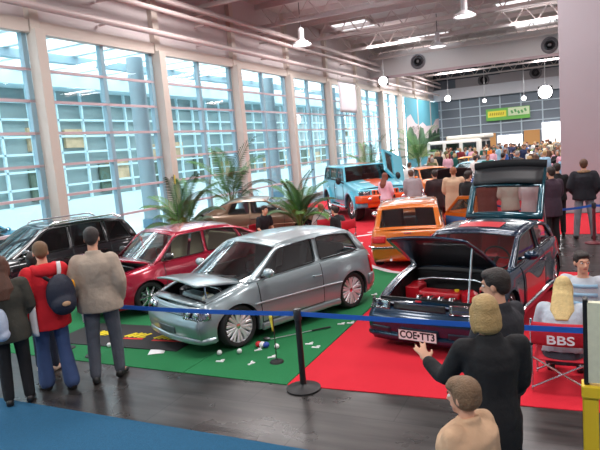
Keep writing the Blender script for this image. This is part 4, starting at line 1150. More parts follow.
def person(name, label, loc, face, H=1.75, P=None, top=None, bottom=None, hair=None, kind='short', skin=None, shoes=None, vox=.009, hem=.14, grow=.03, long_sleeve=True,
           look=(0, 0), hands=True, face_on=True, group=None, female=False, collar=True, tmesh='jacket', sleeve=.045, flare=0, z=0, k=None, spread=.05, curl=.35, headk=1.0, wmul=1.0):
    P = dict(P or HB); s = H / 1.75 if k is None else k
    P = {a: tuple(x * s for x in b) if not a.startswith('hn') else b for a, b in P.items()}
    skin = skin or SKIN
    root = thing(name, label, 'person', (loc[0], loc[1], z), face, group)
    wide = .92 if female else 1.
    Rm = head_rot(look[0], look[1]); hc = V(P['hed']); hk = s * headk
    b = MB(); head(b, hc, Rm, hk)
    b.tube([V(P['nek']) - V((0, 0, .03 * s)), hc - V((.012, 0, .04 * s))], [.058 * s, .052 * s], 10)
    torso(b, P, 0., wide=wide)
    for q in 'LR':
        limb(b, [P['sh' + q], P['el' + q], P['wr' + q]], [.048 * s, .038 * s, .026 * s])
        d = V(P['wr' + q]) - V(P['el' + q]); hd = V(P['hn' + q])
        if hd.length > 0: d = d.normalized() * .5 + hd.normalized()
        if hands:
            sg = 1 if q == 'L' else -1
            hand(b, P['wr' + q], d, (0, -sg, 0) if abs(d.normalized().y) < .8 else (0, 0, -1), (1, 0, .3) if d.z < -.4 * d.length else (0, -sg, .4), spread, curl, s * .97)
        else: b.ell(V(P['wr' + q]) + d.normalized() * .06 * s, (.035 * s, .03 * s, .06 * s), n=8, m=6)
        limb(b, [P['hip' + q], P['knee' + q], P['ank' + q]], [.075 * s, .05 * s, .036 * s])
        b.tube([V(P['ank' + q]), V(P['ank' + q]).lerp(V(P['toe' + q]), .5) - V((0, 0, .012 * s)), V(P['toe' + q])], [.036 * s, .034 * s, .028 * s], 8)
    mesh_obj(remesh(b, vox * s, 'body', 3), 'body', skin, root)
    cv = max(vox * 1.5, .013) * s
    if bottom:
        t = MB()
        for q in 'LR':
            a, kn, an = V(P['hip' + q]), V(P['knee' + q]), V(P['ank' + q])
            e = kn.lerp(an, .96)
            limb(t, [a, kn, e], [.098 * s, .075 * s, (.064 + flare) * s])
            if flare: t.tube([kn.lerp(an, .5), e], [.06 * s, (.062 + flare) * s], 12)
        pe, wa = V(P['pel']), V(P['wai'])
        n = 16; up = (wa - pe).normalized(); sd = (V(P['hipL']) - V(P['hipR'])).normalized(); f = sd.cross(up).normalized()
        rg = []
        for p, aa, bb in ((pe - up * .09 * s, .115, .155), (pe - up * .03 * s, .134, .178), (pe + up * .05 * s, .13, .172), (pe + up * .1 * s, .122, .165)):
            rg.append([p + f * (aa * s * cos(2 * pi * j / n)) + sd * (bb * s * sin(2 * pi * j / n)) for j in range(n)])
        t.loft(rg)
        for q in 'LR': t.ell(V(P['hip' + q]) , .098 * s, n=10, m=8)
        mesh_obj(remesh(t, cv, 'trousers', 4), 'trousers', bottom, root)
    if top:
        t = MB(); torso(t, P, grow * s, wide=wide * 1.03 * wmul, hem=hem * s if hem else None)
        for q in 'LR':
            w_ = V(P['el' + q]).lerp(V(P['wr' + q]), .93 if long_sleeve else -.25)
            pts = [P['sh' + q], P['el' + q], w_] if long_sleeve else [P['sh' + q], V(P['sh' + q]).lerp(V(P['el' + q]), .7)]
            limb(t, pts, [(.048 + grow * .8) * s, (.034 + sleeve * .75) * s, (.026 + sleeve * .6) * s][:len(pts)])
        if collar:
            nk = V(P['nek']); up = (hc - nk).normalized()
            t.tube([nk - up * .03 * s, nk + up * .035 * s], [(.088) * s, .083 * s], 14)
        mesh_obj(remesh(t, cv, tmesh, 4), tmesh, top, root)
    for q in 'LR':
        an, to = V(P['ank' + q]), V(P['toe' + q]); d = (to - an); d.z = 0; d = d.normalized()
        t = MB(); zz = an.z - .05 * s
        t.ell(an + V((0, 0, -.035 * s)) - d * .02 * s, (.055 * s, .045 * s, .05 * s), n=10, m=8)
        t.tube([an - d * .05 * s + V((0, 0, -.055 * s)), an + d * .05 * s + V((0, 0, -.05 * s)), an + d * .13 * s + V((0, 0, -.055 * s)), an + d * .185 * s + V((0, 0, -.06 * s))], [(.034 * s, .042 * s), (.036 * s, .042 * s), (.03 * s, .048 * s), (.018 * s, .03 * s)], 10)
        so = mesh_obj(remesh(t, max(.009, vox) * s, 'shoe', 2), 'shoe', shoes or SHOE, root)
    if hair:
        h = hair_mb(kind, hc, Rm, hk, P); mesh_obj(remesh(h, .010 * hk if vox < .015 else .016 * hk, 'hair', 3), 'hair', hair, root)
    if face_on: face_bits(root, hc, Rm, hk)
    root['s'] = s
    return root, P
def up(P, **k):
    Q = dict(P); Q.update(k); return Q
GREYJ = cloth(84, 88, 98, 'grey_denim'); DENIM = cloth(58, 78, 120, 'blue_denim'); BLKC = cloth(22, 22, 25, 'black_cloth')
BRN = hairm(70, 48, 36); DRK = hairm(40, 30, 26); BLD = hairm(172, 142, 92); LBR = hairm(112, 82, 54)

# man in beige jacket, from behind
Pm = up(HB, elL=(-.04, .255, 1.15), wrL=(.06, .21, .93), elR=(-.04, -.255, 1.15), wrR=(.06, -.21, .93), shL=(-.01, .175, 1.385), shR=(-.01, -.175, 1.385), ankL=(-.06, .13, .09), toeL=(.10, .16, .03), kneeL=(.0, .12, .5), ankR=(.08, -.11, .09), toeR=(.24, -.14, .03), kneeR=(.08, -.11, .5), hnL=(.4, -.2, -1), hnR=(.4, .2, -1))
person('person', 'person seen from behind in a beige jacket and grey jeans at the green carpet edge', (-5.2, 4.98), radians(122), 1.88, Pm, cloth(172, 156, 140), GREYJ, DRK, hem=.13, grow=.06, sleeve=.064, look=(.0, .2), wmul=1.08)
# person in red jacket
Pr = up(HB, elL=(-.06, .27, 1.15), wrL=(.03, .27, .92), elR=(-.04, -.27, 1.15), wrR=(.1, -.25, .96), ankL=(.1, .1, .09), toeL=(.25, .12, .03), kneeL=(.1, .1, .5), ankR=(-.13, -.1, .09), toeR=(.02, -.12, .03), kneeR=(-.02, -.1, .5))
REDJ = cloth(206, 28, 40); WHC = cloth(230, 225, 225)
rr_, PP = person('person', 'person in a red and white hooded jacket with dark backpack, seen from behind', (-5.62, 4.6), radians(160), 1.78, Pr, REDJ, DENIM, LBR, hem=.2, grow=.055, sleeve=.06, flare=.03, look=(-.3, .25), wmul=1.0)
s = 1.75 / 1.75
t = MB(); nk = V(PP['nek'])
t.ell(nk + V((-.10, 0, -.03)), (.09, .17, .085), n=14, m=10); t.ell(nk + V((-.02, .12, .0)), (.1, .05, .05), n=10, m=8); t.ell(nk + V((-.02, -.12, .0)), (.1, .05, .05), n=10, m=8)
hd_ = mesh_obj(remesh(t, .016, 'hood', 4), 'hood', REDJ, rr_)
t = MB().grid(lambda a, b: nk + V((-.10 - .095 * cos((b - .5) * 1.6), -.11 + .045 * a - .02 * b, -.03 + .095 * sin((b - .5) * 2.4))), 3, 8); o = t.build('white_stripe', WHC, hd_, solid=.01, off=0)
t = MB().grid(lambda a, b: V((-.14 + .2 * a, .2 + .035 * sin(a * pi) + .0, .74 + .36 * b)), 6, 6); t.build('white_panel', WHC, rr_, solid=.02, off=0)
bp = thing('backpack', 'dark navy backpack with an orange tag on the back of the red jacket', 'bag', (-5.62, 4.6, 0), radians(160))
t = MB(); t.ell((-.27, -.06, 1.19), (.11, .17, .24), n=14, m=10); t.ell((-.32, -.06, 1.08), (.1, .15, .13), n=12, m=8); t.ell((-.22, -.05, 1.32), (.07, .1, .06), n=10, m=8)
mesh_obj(remesh(t, .014, 'bag_body', 4), 'bag_body', mat('navy_nylon', srgb(28, 34, 52), .6, bump=(40, .2)), bp)
for sgn in (1, -1):
    MB().tube([V((-.2, -.05 + sgn * .07, 1.36)), V((-.12, sgn * .12, 1.45)), V((-.02, sgn * .13, 1.475)), V((.12, sgn * .14, 1.40)), V((.165, sgn * .14, 1.28))], (.022, .008), 6).build('shoulder_strap', M['black'], bp)
MB().ell((-.42, -.05, 1.1), (.012, .05, .03), n=10, m=6).build('badge', mat('badge_sand', srgb(190, 150, 115), .6), bp)
MB().ell((-.27, -.21, 1.27), (.04, .02, .06), n=10, m=8).build('orange_tag', mat('tag_orange', srgb(240, 165, 30), .5), bp)
# far left
Pw = up(HB, elL=(-.02, .26, 1.14), wrL=(.14, .22, .98), elR=(-.02, -.26, 1.14), wrR=(.18, -.16, 1.02))
person('person', 'person with long brown hair in an olive dark jacket at the left picture edge', (-5.76, 4.16), radians(140), 1.70, Pw, cloth(62, 60, 52), BLKC, hairm(84, 50, 34), kind='long', female=True, hem=.18, grow=.05, look=(-.3, .1), curl=.9)
hb = thing('shoulder_bag', 'pale blue white shoulder bag hanging beside the black trousers on the left', 'bag', (-5.56, 3.93, 0), radians(120))
mesh_obj(remesh(MB().ell((.0, 0, 1.02), (.11, .06, .17), n=14, m=10).ell((0, 0, .9), (.10, .07, .07), n=12, m=8), .012, 'bag_body', 3), 'bag_body', cloth(175, 188, 208), hb)
MB().tube([V((.12, 0, 1.1)), V((.06, .08, 1.34)), V((-.0, .02, 1.46)), V((-.1, -.0, 1.12))], (.014, .005), 6).build('strap', M['black'], hb)
person('person', 'person mostly hidden behind the red jacket, in dark clothes and pale shoes', (-6.3, 5.02), radians(110), 1.58, HB, cloth(40, 46, 62), cloth(32, 40, 58), DRK, shoes=mat('shoe_pale', srgb(205, 180, 160), .6), vox=.012)
# blonde in black with outstretched hand
Pb = up(HB, shL=(.01, .175, 1.40), elL=(.16, .27, 1.13), wrL=(.33, .36, 1.20), hnL=(.4, .2, .6), elR=(.04, -.21, 1.13), wrR=(.2, -.12, 1.0), nek=(-.0, 0, 1.46), hed=(.03, .02, 1.62))
person('person', 'person with blond bob and black coat, holding one hand out towards the blue car', (-.50, 3.5), radians(112), 1.64, Pb, BLKC, BLKC, BLD, kind='bob', female=True, hem=.22, grow=.028, sleeve=.042, wmul=.9, look=(.1, .2), spread=.35, curl=.08)
person('person', 'person with dark hair turned left, standing right behind the blond bob', (-.52, 4.08), radians(150), 1.66, up(HB, elL=(.05, .24, 1.14), wrL=(.22, .12, 1.08), elR=(.05, -.24, 1.14), wrR=(.22, -.1, 1.06)), cloth(40, 40, 46), BLKC, DRK, hem=.14, look=(.35, .15), curl=.7)
person('boy', 'child with smooth brown hair and beige jacket in front of the black coat', (-.545, 2.88), radians(155), 1.35, HB, cloth(196, 160, 128), BLKC, hairm(120, 92, 66), kind='bowl', hem=.1, grow=.03, sleeve=.045, headk=1.1, look=(.1, .1))
# seated pair
Ps = lean(up(SIT, wrL=(.36, .12, .62), elL=(.15, .26, .68), wrR=(.36, -.12, .62), elR=(.15, -.26, .68)), .35)
LOW = .12
def lower(P, d): return {k: ((v[0], v[1], v[2] - d) if not k.startswith(('hn', 'ank', 'toe')) and not k.startswith('knee') else (v[0], v[1], v[2] - (d * .6 if k.startswith('knee') else 0))) for k, v in P.items()}
person('person', 'person with long blond hair and pale grey pullover sitting in the red folding chair', (-.17, 6.12), radians(88), 1.72, lower(Ps, LOW), cloth(178, 186, 196), cloth(60, 64, 74), hairm(205, 178, 120), kind='long', female=True, hem=.1, grow=.04, sleeve=.05, look=(0, .45), curl=.8, collar=False)
ST = cloth(186, 192, 200)
rr_, PP = person('person', 'person with short dark hair and a blue and grey striped sweater, sitting facing the camera', (.03, 7.2), radians(-100), 1.80, lower(SIT, LOW), ST, cloth(70, 76, 90), DRK, hem=.06, grow=.04, sleeve=.05, look=(.55, 0), collar=False, curl=.8)
s = 1.78 / 1.75
for zz in (.58, .68, .78):
    n = 28; f = lambda q, r: V((PP['che'][0] - .01 + (.118 + .052) * cos(2 * pi * q / n) * r, (.172 + .056) * sin(2 * pi * q / n) * r, 0))
    t = MB().loft([[f(q, 1.0) * s + V((0, 0, (zz - .02) * s)) for q in range(n)], [f(q, 1.0) * s + V((0, 0, (zz + .025) * s)) for q in range(n)]], False, False)
    t.build('sweater_stripe', cloth(150, 186, 210), rr_, solid=.006, off=0)

# middle distance
P_in = up(HB, elL=(.02, .25, 1.15), wrL=(.16, .14, 1.02), elR=(.02, -.25, 1.15), wrR=(.16, -.14, 1.02))
BJ = dict(vox=.012)
person('person', 'person in a long tan coat with reddish hair, back turned, right of the orange hatchback', (-2.95, 15.4), radians(100), 1.80, up(P_in), cloth(198, 166, 138), DENIM, hairm(150, 92, 62), hem=.34, grow=.06, sleeve=.06, **BJ)
person('person', 'person in a dark brown jacket left of the tan coat', (-3.55, 15.9), radians(120), 1.72, P_in, cloth(46, 30, 34), BLKC, DRK, hem=.25, grow=.05, **BJ)
person('person', 'person in a grey jacket bending over the engine of the black hood car', (-4.3, 16.5), radians(125), 1.76, lean(P_in, .3), cloth(150, 138, 142), DENIM, hairm(90, 62, 48), hem=.12, grow=.05, **BJ)
person('person', 'person with long auburn hair and pink top in front of the turquoise off-roader', (-5.35, 17.1), radians(70), 1.66, P_in, cloth(238, 196, 210), DENIM, hairm(120, 56, 34), kind='long', female=True, hem=.08, **BJ)
person('person', 'person in a black jacket with tan collar and grey jeans, beside the thick pillar', (.12, 14.6), radians(88), 1.84, up(HB, wrL=(.12, .16, .98), wrR=(.12, -.16, .98), elL=(-.06, .29, 1.16), elR=(-.06, -.29, 1.16), ankL=(.0, .17, .09), toeL=(.14, .21, .03), kneeL=(.03, .14, .5), ankR=(0, -.17, .09), toeR=(.14, -.21, .03), kneeR=(.03, -.14, .5)), cloth(30, 30, 38), cloth(138, 144, 152), hairm(92, 60, 40), hem=.08, grow=.065, sleeve=.07, **BJ)
o = MB().tube([V((.0 + .1 * cos(a), .12 * sin(a), 1.565)) for a in [2 * pi * k / 16 for k in range(17)]], .026, 8).build('collar_trim', cloth(150, 120, 90), bpy.context.scene.objects[-1] if False else [x for x in bpy.data.objects if x.get('label', '').startswith('person in a black jacket with tan collar')][0])
def gone(P, **k): return up(P, **k)
person('person', 'person in a black t-shirt sitting in front of the tan coupe', (-7.48, 13.05), radians(-20), 1.72, lean(SIT, .15), cloth(26, 27, 34), cloth(50, 52, 64), DRK, long_sleeve=False, hem=None, **BJ)
person('person', 'person in a patterned light shirt resting by the palm near the off-roader', (-6.2, 14.0), radians(140), 1.68, lower(SIT, .1), cloth(196, 184, 178), cloth(90, 88, 84), hairm(140, 96, 66), hem=.05, **BJ)
person('person', 'person in a black shirt with white mark sitting right of the patterned shirt', (-5.5, 13.6), radians(160), 1.70, lower(lean(SIT, .25), .12), cloth(22, 22, 26), BLKC, DRK, hem=.05, **BJ)
person('person', 'person in a dark plum jacket right of the raised tailgate', (-.52, 13.4), radians(130), 1.78, up(P_in), cloth(62, 44, 58), BLKC, DRK, hem=.25, grow=.05, **BJ)
person('person', 'person in a pale rose jacket just behind the raised tailgate', (-.98, 13.75), radians(60), 1.66, P_in, cloth(214, 190, 190), cloth(60, 56, 62), hairm(88, 62, 50), female=True, kind='bob', hem=.2, grow=.045, **BJ)
person('person', 'person in a cream pullover seen through the tailgate glass', (-1.42, 14.0), radians(95), 1.72, P_in, cloth(206, 194, 178), BLKC, BRN, hem=.14, **BJ)
person('person', 'person in a rust brown jacket seen through the tailgate glass, left of the cream pullover', (-1.95, 14.1), radians(80), 1.74, P_in, cloth(122, 52, 38), BLKC, DRK, hem=.2, grow=.05, **BJ)
person('person', 'person in black seen through the left part of the tailgate glass', (-2.4, 14.3), radians(60), 1.74, P_in, BLKC, BLKC, DRK, hem=.2, **BJ)
person('person', 'person in a royal blue jacket stooping left of the raised tailgate', (-2.85, 18.2), radians(20), 1.80, lean(P_in, .45), cloth(62, 84, 158), DENIM, hairm(170, 150, 130), hem=.12, grow=.05, **BJ)
person('person', 'person in black trousers and cap right behind the plum jacket', (-.45, 15.1), radians(100), 1.76, P_in, BLKC, BLKC, DRK, hem=.1, **BJ)
# driver in the orange hatchback
org_root = [x for x in bpy.data.objects if x.name == 'orange_hatchback'][0]
a = org_root.rotation_euler.z; off = V((-.14 * cos(a) - .36 * sin(a), -.14 * sin(a) + .36 * cos(a)))
person('person', 'person with dark hair at the wheel inside the orange hatchback', (org_root.location.x + off.x, org_root.location.y + off.y), a, 1.6, {k: ((v[0], v[1], v[2] - .02) if not k.startswith('hn') else v) for k, v in lower(SIT, .1).items()}, cloth(90, 60, 60), BLKC, DRK, hem=None, vox=.014, z=.08)
# ------------------------------------------------------------------ barrier posts and belts
def post(x, y, label, h=.86, m=None):
    t = thing('barrier_post', label, 'barrier post', (x, y, .0))
    k = m or M['black']
    MB().lathe([(.19, 0.0), (.19, .018), (.16, .03), (.05, .045), (.034, .06)], 'z', 28).build('base_plate', k, t)
    MB().lathe([(.034, .05), (.034, h - .06)], 'z', 18).build('post_tube', k, t)
    MB().lathe([(.04, h - .08), (.044, h - .07), (.044, h + .03), (.036, h + .045), (.001, h + .05)], 'z', 18).build('belt_cassette', mat('cassette', (.03, .03, .035), .35), t)
    return t
post(-2.75, 5.36, 'black barrier post in the middle where green and red carpet meet')
post(-6.55, 5.36, 'black barrier post on the left behind the red jacket')
post(1.95, 5.4, 'black barrier post beyond the right picture edge')
post(.30, 14.1, 'dark red barrier post near the man in the black jacket', m=mat('post_wine', srgb(110, 40, 50), .5))
post(-1.9, 14.75, 'black barrier post behind the raised tailgate')
beltm = mat('belt_blue', srgb(28, 92, 190), .6)
def belt(a, b, z, sag, label):
    a = V((*a, z)); b = V((*b, z)); d = (b - a).normalized(); n = V((-d.y, d.x, 0)) * .0015
    mb = MB()
    mb.loft([[p + n + V((0, 0, .026)), p - n + V((0, 0, .026)), p - n - V((0, 0, .026)), p + n - V((0, 0, .026))] for p in [a.lerp(b, k / 20) - V((0, 0, sag * 4 * (k / 20) * (1 - k / 20))) for k in range(21)]])
    tag(mb.build('barrier_belt', beltm, smooth=False), label, 'barrier belt')
belt((-2.71, 5.36), (1.91, 5.4), .85, .02, 'blue barrier belt running right from the middle post past the blue car')
belt((-2.79, 5.36), (-6.51, 5.36), .85, .04, 'blue barrier belt running left from the middle post past the silver car')
belt((.26, 14.1), (-1.86, 14.75), .84, .12, 'blue barrier belt sagging behind the dark blue car')
belt((.34, 14.1), (4.6, 15.2), .84, .1, 'blue barrier belt to the right of the dark red post')

# ------------------------------------------------------------------ folding chairs
def camp_chair(x, y, rz, label, txt=None):
    t = thing('folding_chair', label, 'chair', (x, y, .0), rz)
    fab = mat('chair_red', srgb(186, 20, 42), .75, bump=(60, .15)); tb = mat('chair_tube', srgb(205, 200, 208), .25, .9)
    MB().grid(lambda a, b: V((-.25 - .02 * sin(b * pi), -.27 + .54 * a, .50 + .23 * b)) + V((-.03 * sin(a * pi), 0, 0)), 8, 6).build('backrest', fab, t, solid=.012, off=0)
    MB().grid(lambda a, b: V((-.22 + .44 * a, -.26 + .52 * b, .33 - .03 * sin(a * pi) * sin(b * pi))), 6, 6).build('seat', fab, t, solid=.012, off=0)
    for s in (1, -1):
        MB().tube([V((-.25, s * .27, .02)), V((-.25, s * .27, .76))], .012, 8).build('back_post', tb, t)
        MB().tube([V((.23, s * .27, .02)), V((.23, s * .27, .50))], .012, 8).build('front_post', tb, t)
        MB().tube([V((-.27, s * .27, .50)), V((.26, s * .27, .50))], (.012, .022), 8).build('armrest', M['black'], t)
    for x_ in (-.25, .23):
        for s in (1, -1): MB().tube([V((x_ + .012 * s, -s * .27, .05)), V((x_ + .012 * s, s * .27, .36))], .011, 8).build('cross_brace', tb, t)
    if txt:
        q = text_mb(txt, .12, lambda a, b, c_: V((-.335 - c_ - .0, -a * 1.35 + .0, .575 + b)), .002, bold=.002)
        q.build('lettering', mat('print_white', srgb(240, 230, 235), .6), t, smooth=False)
    return t
camp_chair(-.17, 6.14, radians(88), 'red folding chair with white letters on its back', 'BBS')
camp_chair(.03, 7.18, radians(-100), 'red folding chair under the striped sweater')
for (x, y, r, l) in ((-7.51, 13.06, radians(-20), 'low folding chair under the black t-shirt by the tan coupe'), (-6.2, 14.0, radians(140), 'low folding chair under the patterned shirt'), (-5.5, 13.6, radians(160), 'low folding chair under the black shirt by the palm')):
    camp_chair(x, y, r, l)

# ------------------------------------------------------------------ display board at the right edge
b = thing('display_board', 'black edged display board on a yellow stand at the right picture edge', 'display board', (.345, 3.75, 0), radians(90))
MB().box((.0, 0, 1.30), (.05, .62, .5)).build('board', mat('board_pale', srgb(214, 216, 190), .7, var=(30, .12)), b, smooth=False)
for s in (1, -1): MB().box((.02, s * .32, 1.30), (.08, .03, .54)).build('side_rail', M['black'], b, smooth=False, bevel=.008)
MB().box((.02, 0, .99), (.12, .70, .08)).build('shelf', mat('stand_yellow', srgb(236, 200, 40), .45), b, smooth=False, bevel=.01)
for s in (1, -1): MB().box((.02, s * .3, .475), (.09, .09, .95)).build('leg', MATS['stand_yellow'], b, smooth=False, bevel=.01)
# ------------------------------------------------------------------ low table behind the blue car
t = thing('folding_table', 'low dark red table with slanting grey legs beside the dark red post', 'table', (1.0, 13.5, 0), radians(-8))
MB().box((0, 0, .72), (1.15, .6, .05)).build('tabletop', mat('table_wine', srgb(112, 44, 54), .5), t, smooth=False, bevel=.01)
for s in (1, -1):
    MB().tube([V((-.5, s * .25, .02)), V((.35, s * .25, .70))], .022, 8).build('leg', mat('table_leg', srgb(120, 112, 116), .4, .5), t)
    MB().tube([V((.5, s * .25, .02)), V((-.35, s * .25, .70))], .022, 8).build('leg', MATS['table_leg'], t)

# ------------------------------------------------------------------ palms
def palm(x, y, h, n, spread, seed, label, lift=0.0):
    q = random.Random(seed); t = thing('potted_palm', label, 'plant', (x, y, .007))
    MB().lathe([(.2, 0), (.25, .36), (.27, .38), (.24, .4), (.22, .34), (.001, .34)], 'z', 22).build('pot', mat('pot_dark', srgb(60, 50, 46), .6), t)
    lm = [mat('palm_leaf_%d' % k, c, .5, var=(6, .25)) for k, c in enumerate((srgb(56, 104, 46), srgb(84, 134, 58), srgb(40, 78, 40)))]
    for k in range(5):
        a = 2 * pi * k / 5; MB().tube([V((.03 * cos(a), .03 * sin(a), .33)), V((.05 * cos(a), .05 * sin(a), .33 + h * .3))], [.03, .02], 8).build('stem', mat('palm_stem', srgb(110, 110, 62), .7), t)
    for k in range(n):
        az = 2.4 * k + q.uniform(-.3, .3); f = (k + .5) / n; L = h * (1.05 - .45 * f) * q.uniform(.9, 1.05); el = radians(88 - 46 * f ** 1.2 + q.uniform(-6, 6)); dr_ = .45 + .6 * f
        d = V((cos(az), sin(az), 0)); P = [V((0, 0, .33 + h * .12)) + d * .03]; N = 16
        for i in range(1, N + 1):
            e_ = el - dr_ * 1.5 * (i / N) ** 1.8
            P.append(P[-1] + (d * cos(e_) + V((0, 0, sin(e_)))) * (L / N))
        mb = MB().tube(P, [.010 * (1 - .85 * i / N) + .002 for i in range(N + 1)], 5)
        for i in range(4, N + 1):
            for j in (0, .5):
                if i == N and j: continue
                a0 = P[i] if j == 0 else P[i].lerp(P[i + 1], .5); tg = (P[min(N, i + 1)] - P[i - 1]).normalized()
                sd = V((-d.y, d.x, 0)); upn = sd.cross(tg) * -1
                if upn.z < 0: upn = -upn
                ll = (.36 * (1 - ((i - 8) / 10.5) ** 2) + .06) * h / 1.7
                for s in (1, -1):
                    dr = (sd * s * .8 + tg * .85 + upn * .25).normalized(); m_ = a0 + dr * ll * .5 + upn * .01; e = a0 + dr * ll - V((0, 0, .34 * ll)); wv = tg * .019
                    mb.add([a0 - wv * .4, a0 + wv * .4, m_ + wv, e, m_ - wv], [(0, 1, 2, 4), (4, 2, 3)])
        mb.build('frond', lm[k % 3], t, angle=180)
    return t
palm(-9.45, 12.3, 1.8, 13, .85, 4, 'potted palm left of the tan coupe behind the crimson car')
palm(-11.1, 17.3, 2.7, 12, .9, 9, 'potted palm behind the tan coupe, second from the left', 0)
palm(-6.85, 14.0, 1.5, 15, .85, 13, 'bushy potted palm between the tan coupe and the off-roader')
palm(-8.6, 25.5, 2.3, 13, .9, 21, 'potted palm behind the roof of the turquoise off-roader')
palm(-11.0, 44.0, 3.2, 18, 1.6, 22, 'dark bushy palm in front of the landscape picture')

# ------------------------------------------------------------------ golf dressing on the green carpet
def ball(x, y, label, m=None):
    o = MB().ell((0, 0, .0), .034, n=14, m=10).build('golf_ball', m or M['white']); o.location = (x, y, .009 + .034); tag(o, label, 'golf ball', 'golf balls on the green carpet'); return o
for x, y, l in ((-4.29, 6.03, 'white golf ball left of the front wheel of the silver car'), (-3.64, 6.42, 'white golf ball to the right of the front wheel'), (-4.05, 6.14, 'white golf ball just ahead of the front wheel'),
                (-6.28, 5.86, 'white golf ball left of two by the beige jacket legs'), (-6.12, 5.93, 'white golf ball right of two by the beige jacket legs')): ball(x, y, l)
def tee(x, y, r, label):
    o = MB().box((0, 0, .006), (.10, .03, .01)).box((.03, .03, .012), (.05, .02, .012), (0, 0, .6)).build('paper_scrap', M['white'], smooth=False); o.location = (x, y, .009); o.rotation_euler = (0, 0, r); tag(o, label, 'paper scrap', 'white scraps on the green carpet')
for x, y, r, l in ((-3.28, 6.66, .3, 'small white scrap left of the middle post'), (-3.14, 6.56, .1, 'small white scrap beside the middle post'), (-3.86, 6.3, .8, 'small white scrap below the tricolour cap'), (-3.55, 6.1, .5, 'small white scrap left of the flag base'),
                   (-3.7, 5.85, 1.2, 'small white scrap near the front edge of the green carpet'), (-4.15, 5.82, .2, 'small white scrap before the silver bumper'), (-3.17, 7.55, .2, 'row of white scraps near the red carpet edge'), (-2.95 - .1, 7.62, .2, 'white scrap next to the row at the red carpet edge'), (-3.2, 9.2, .5, 'white scrap behind the rear wheel of the silver car'), (-3.5, 9.9, .2, 'white scrap near the curved tape')): tee(x, y, r, l)
o = thing('striped_ball', 'small red, white and blue striped ball by the front wheel', 'ball', (-3.86, 6.42, .009))
for i, cname in enumerate(((200, 30, 45), (235, 235, 235), (40, 70, 160))): MB().ell((-.06 + .06 * i, .03 * (i - 1) * 0, .04), (.042, .05, .04), n=12, m=8).build(('red_end', 'white_middle', 'blue_end')[i], mat('cap_%d' % i, srgb(*cname), .5), o)
o = thing('paper_sheet', 'white paper sheet lying before the silver bumper', 'paper', (-5.28, 5.98, .009), .5)
MB().grid(lambda a, b: (-.11 + .22 * a, -.15 + .3 * b, .003 + .004 * sin(a * 3)), 4, 4).build('sheet', M['white'], o, solid=.002, off=0)
def flag(x, y, h, label, rz=0):
    t = thing('golf_flag', label, 'flag', (x, y, .009), rz)
    MB().lathe([(.09, 0), (.08, .02), (.02, .035), (.012, .05)], 'z', 18).build('base', M['black'], t)
    MB().tube([V((0, 0, .03)), V((0, 0, h))], .006, 8).build('pole', mat('flag_pole', srgb(60, 60, 62), .4, .5), t)
    MB().grid(lambda a, b: (.0 + .10 * a * (1 - .5 * b), .015 * sin(a * 5), h - .02 - .2 * b), 6, 6).build('flag_cloth', mat('flag_yellow', srgb(226, 204, 70), .7), t, solid=.003, off=0)
flag(-3.41, 5.98, .62, 'small yellow golf flag on a thin pole in front of the silver door', 2.8)
flag(-8.6, 11.0, 2.25, 'tall yellow flag rising beside the left palm', 2.0)
def sign_stand(x, y, label):
    t = thing('sign_stand', label, 'sign stand', (x, y, .009), .3)
    MB().lathe([(.11, 0), (.10, .015), (.015, .025)], 'z', 18).build('base', M['black'], t)
    MB().tube([V((0, 0, .02)), V((0, 0, .5))], .006, 8).build('pole', M['steel'], t)
    MB().box((0, -.005, .56), (.17, .006, .2), (.25, .1, 0)).build('card', M['white'], t, smooth=False)
sign_stand(-6.75, 5.75, 'small stand with a white card left of the beige jacket'); sign_stand(-6.1, 5.6, 'thin card stand between the barrier post and the beige jacket')
cl = thing('golf_club', 'golf club lying on green carpet under the silver car door', 'golf club', (-3.6, 7.0, .009))
MB().tube([V((-.30, -.33, .02)), V((.32, .34, .02))], [.006, .008], 8).build('shaft', M['steel'], cl)
MB().tube([V((.14, .15, .02)), V((.34, .36, .02))], [.012, .013], 8).build('grip', M['black'], cl)
MB().ell((-.33, -.33, .03), (.06, .03, .028), n=12, m=8).build('club_head', M['engine'], cl)
# black floor mat with slanted yellow strokes
mt_ = thing('floor_mat', 'black floor mat with yellow and red slanted lettering behind the beige jacket legs', 'mat', (-6.15, 6.42, .008), radians(3))
MB().box((0, 0, .006), (2.3, .95, .012)).build('mat_body', mat('mat_black', (.02, .02, .022), .8), mt_, smooth=False)
for gx, n in ((-.75, 5), (-.02, 4), (.52, 7)):
    mb = MB(); mr = MB()
    for k in range(n):
        x = gx + k * .085
        mb.box((x, .02, .014), (.05, .2 + .03 * (k % 2), .005), (0, 0, -.5)); 
        if k % 2: mb.box((x + .02, .05 - .1 * (k % 3 == 0), .014), (.09, .045, .005), (0, 0, .2))
    if gx > -.5: mr.box((gx + n * .04, -.13, .014), (n * .085, .05, .005), (0, 0, .05))
    mb.build('yellow_lettering', mat('print_yellow', srgb(238, 214, 30), .6), mt_, smooth=False)
    if gx > -.5: mr.build('red_underline', mat('print_red', srgb(220, 50, 40), .6), mt_, smooth=False)
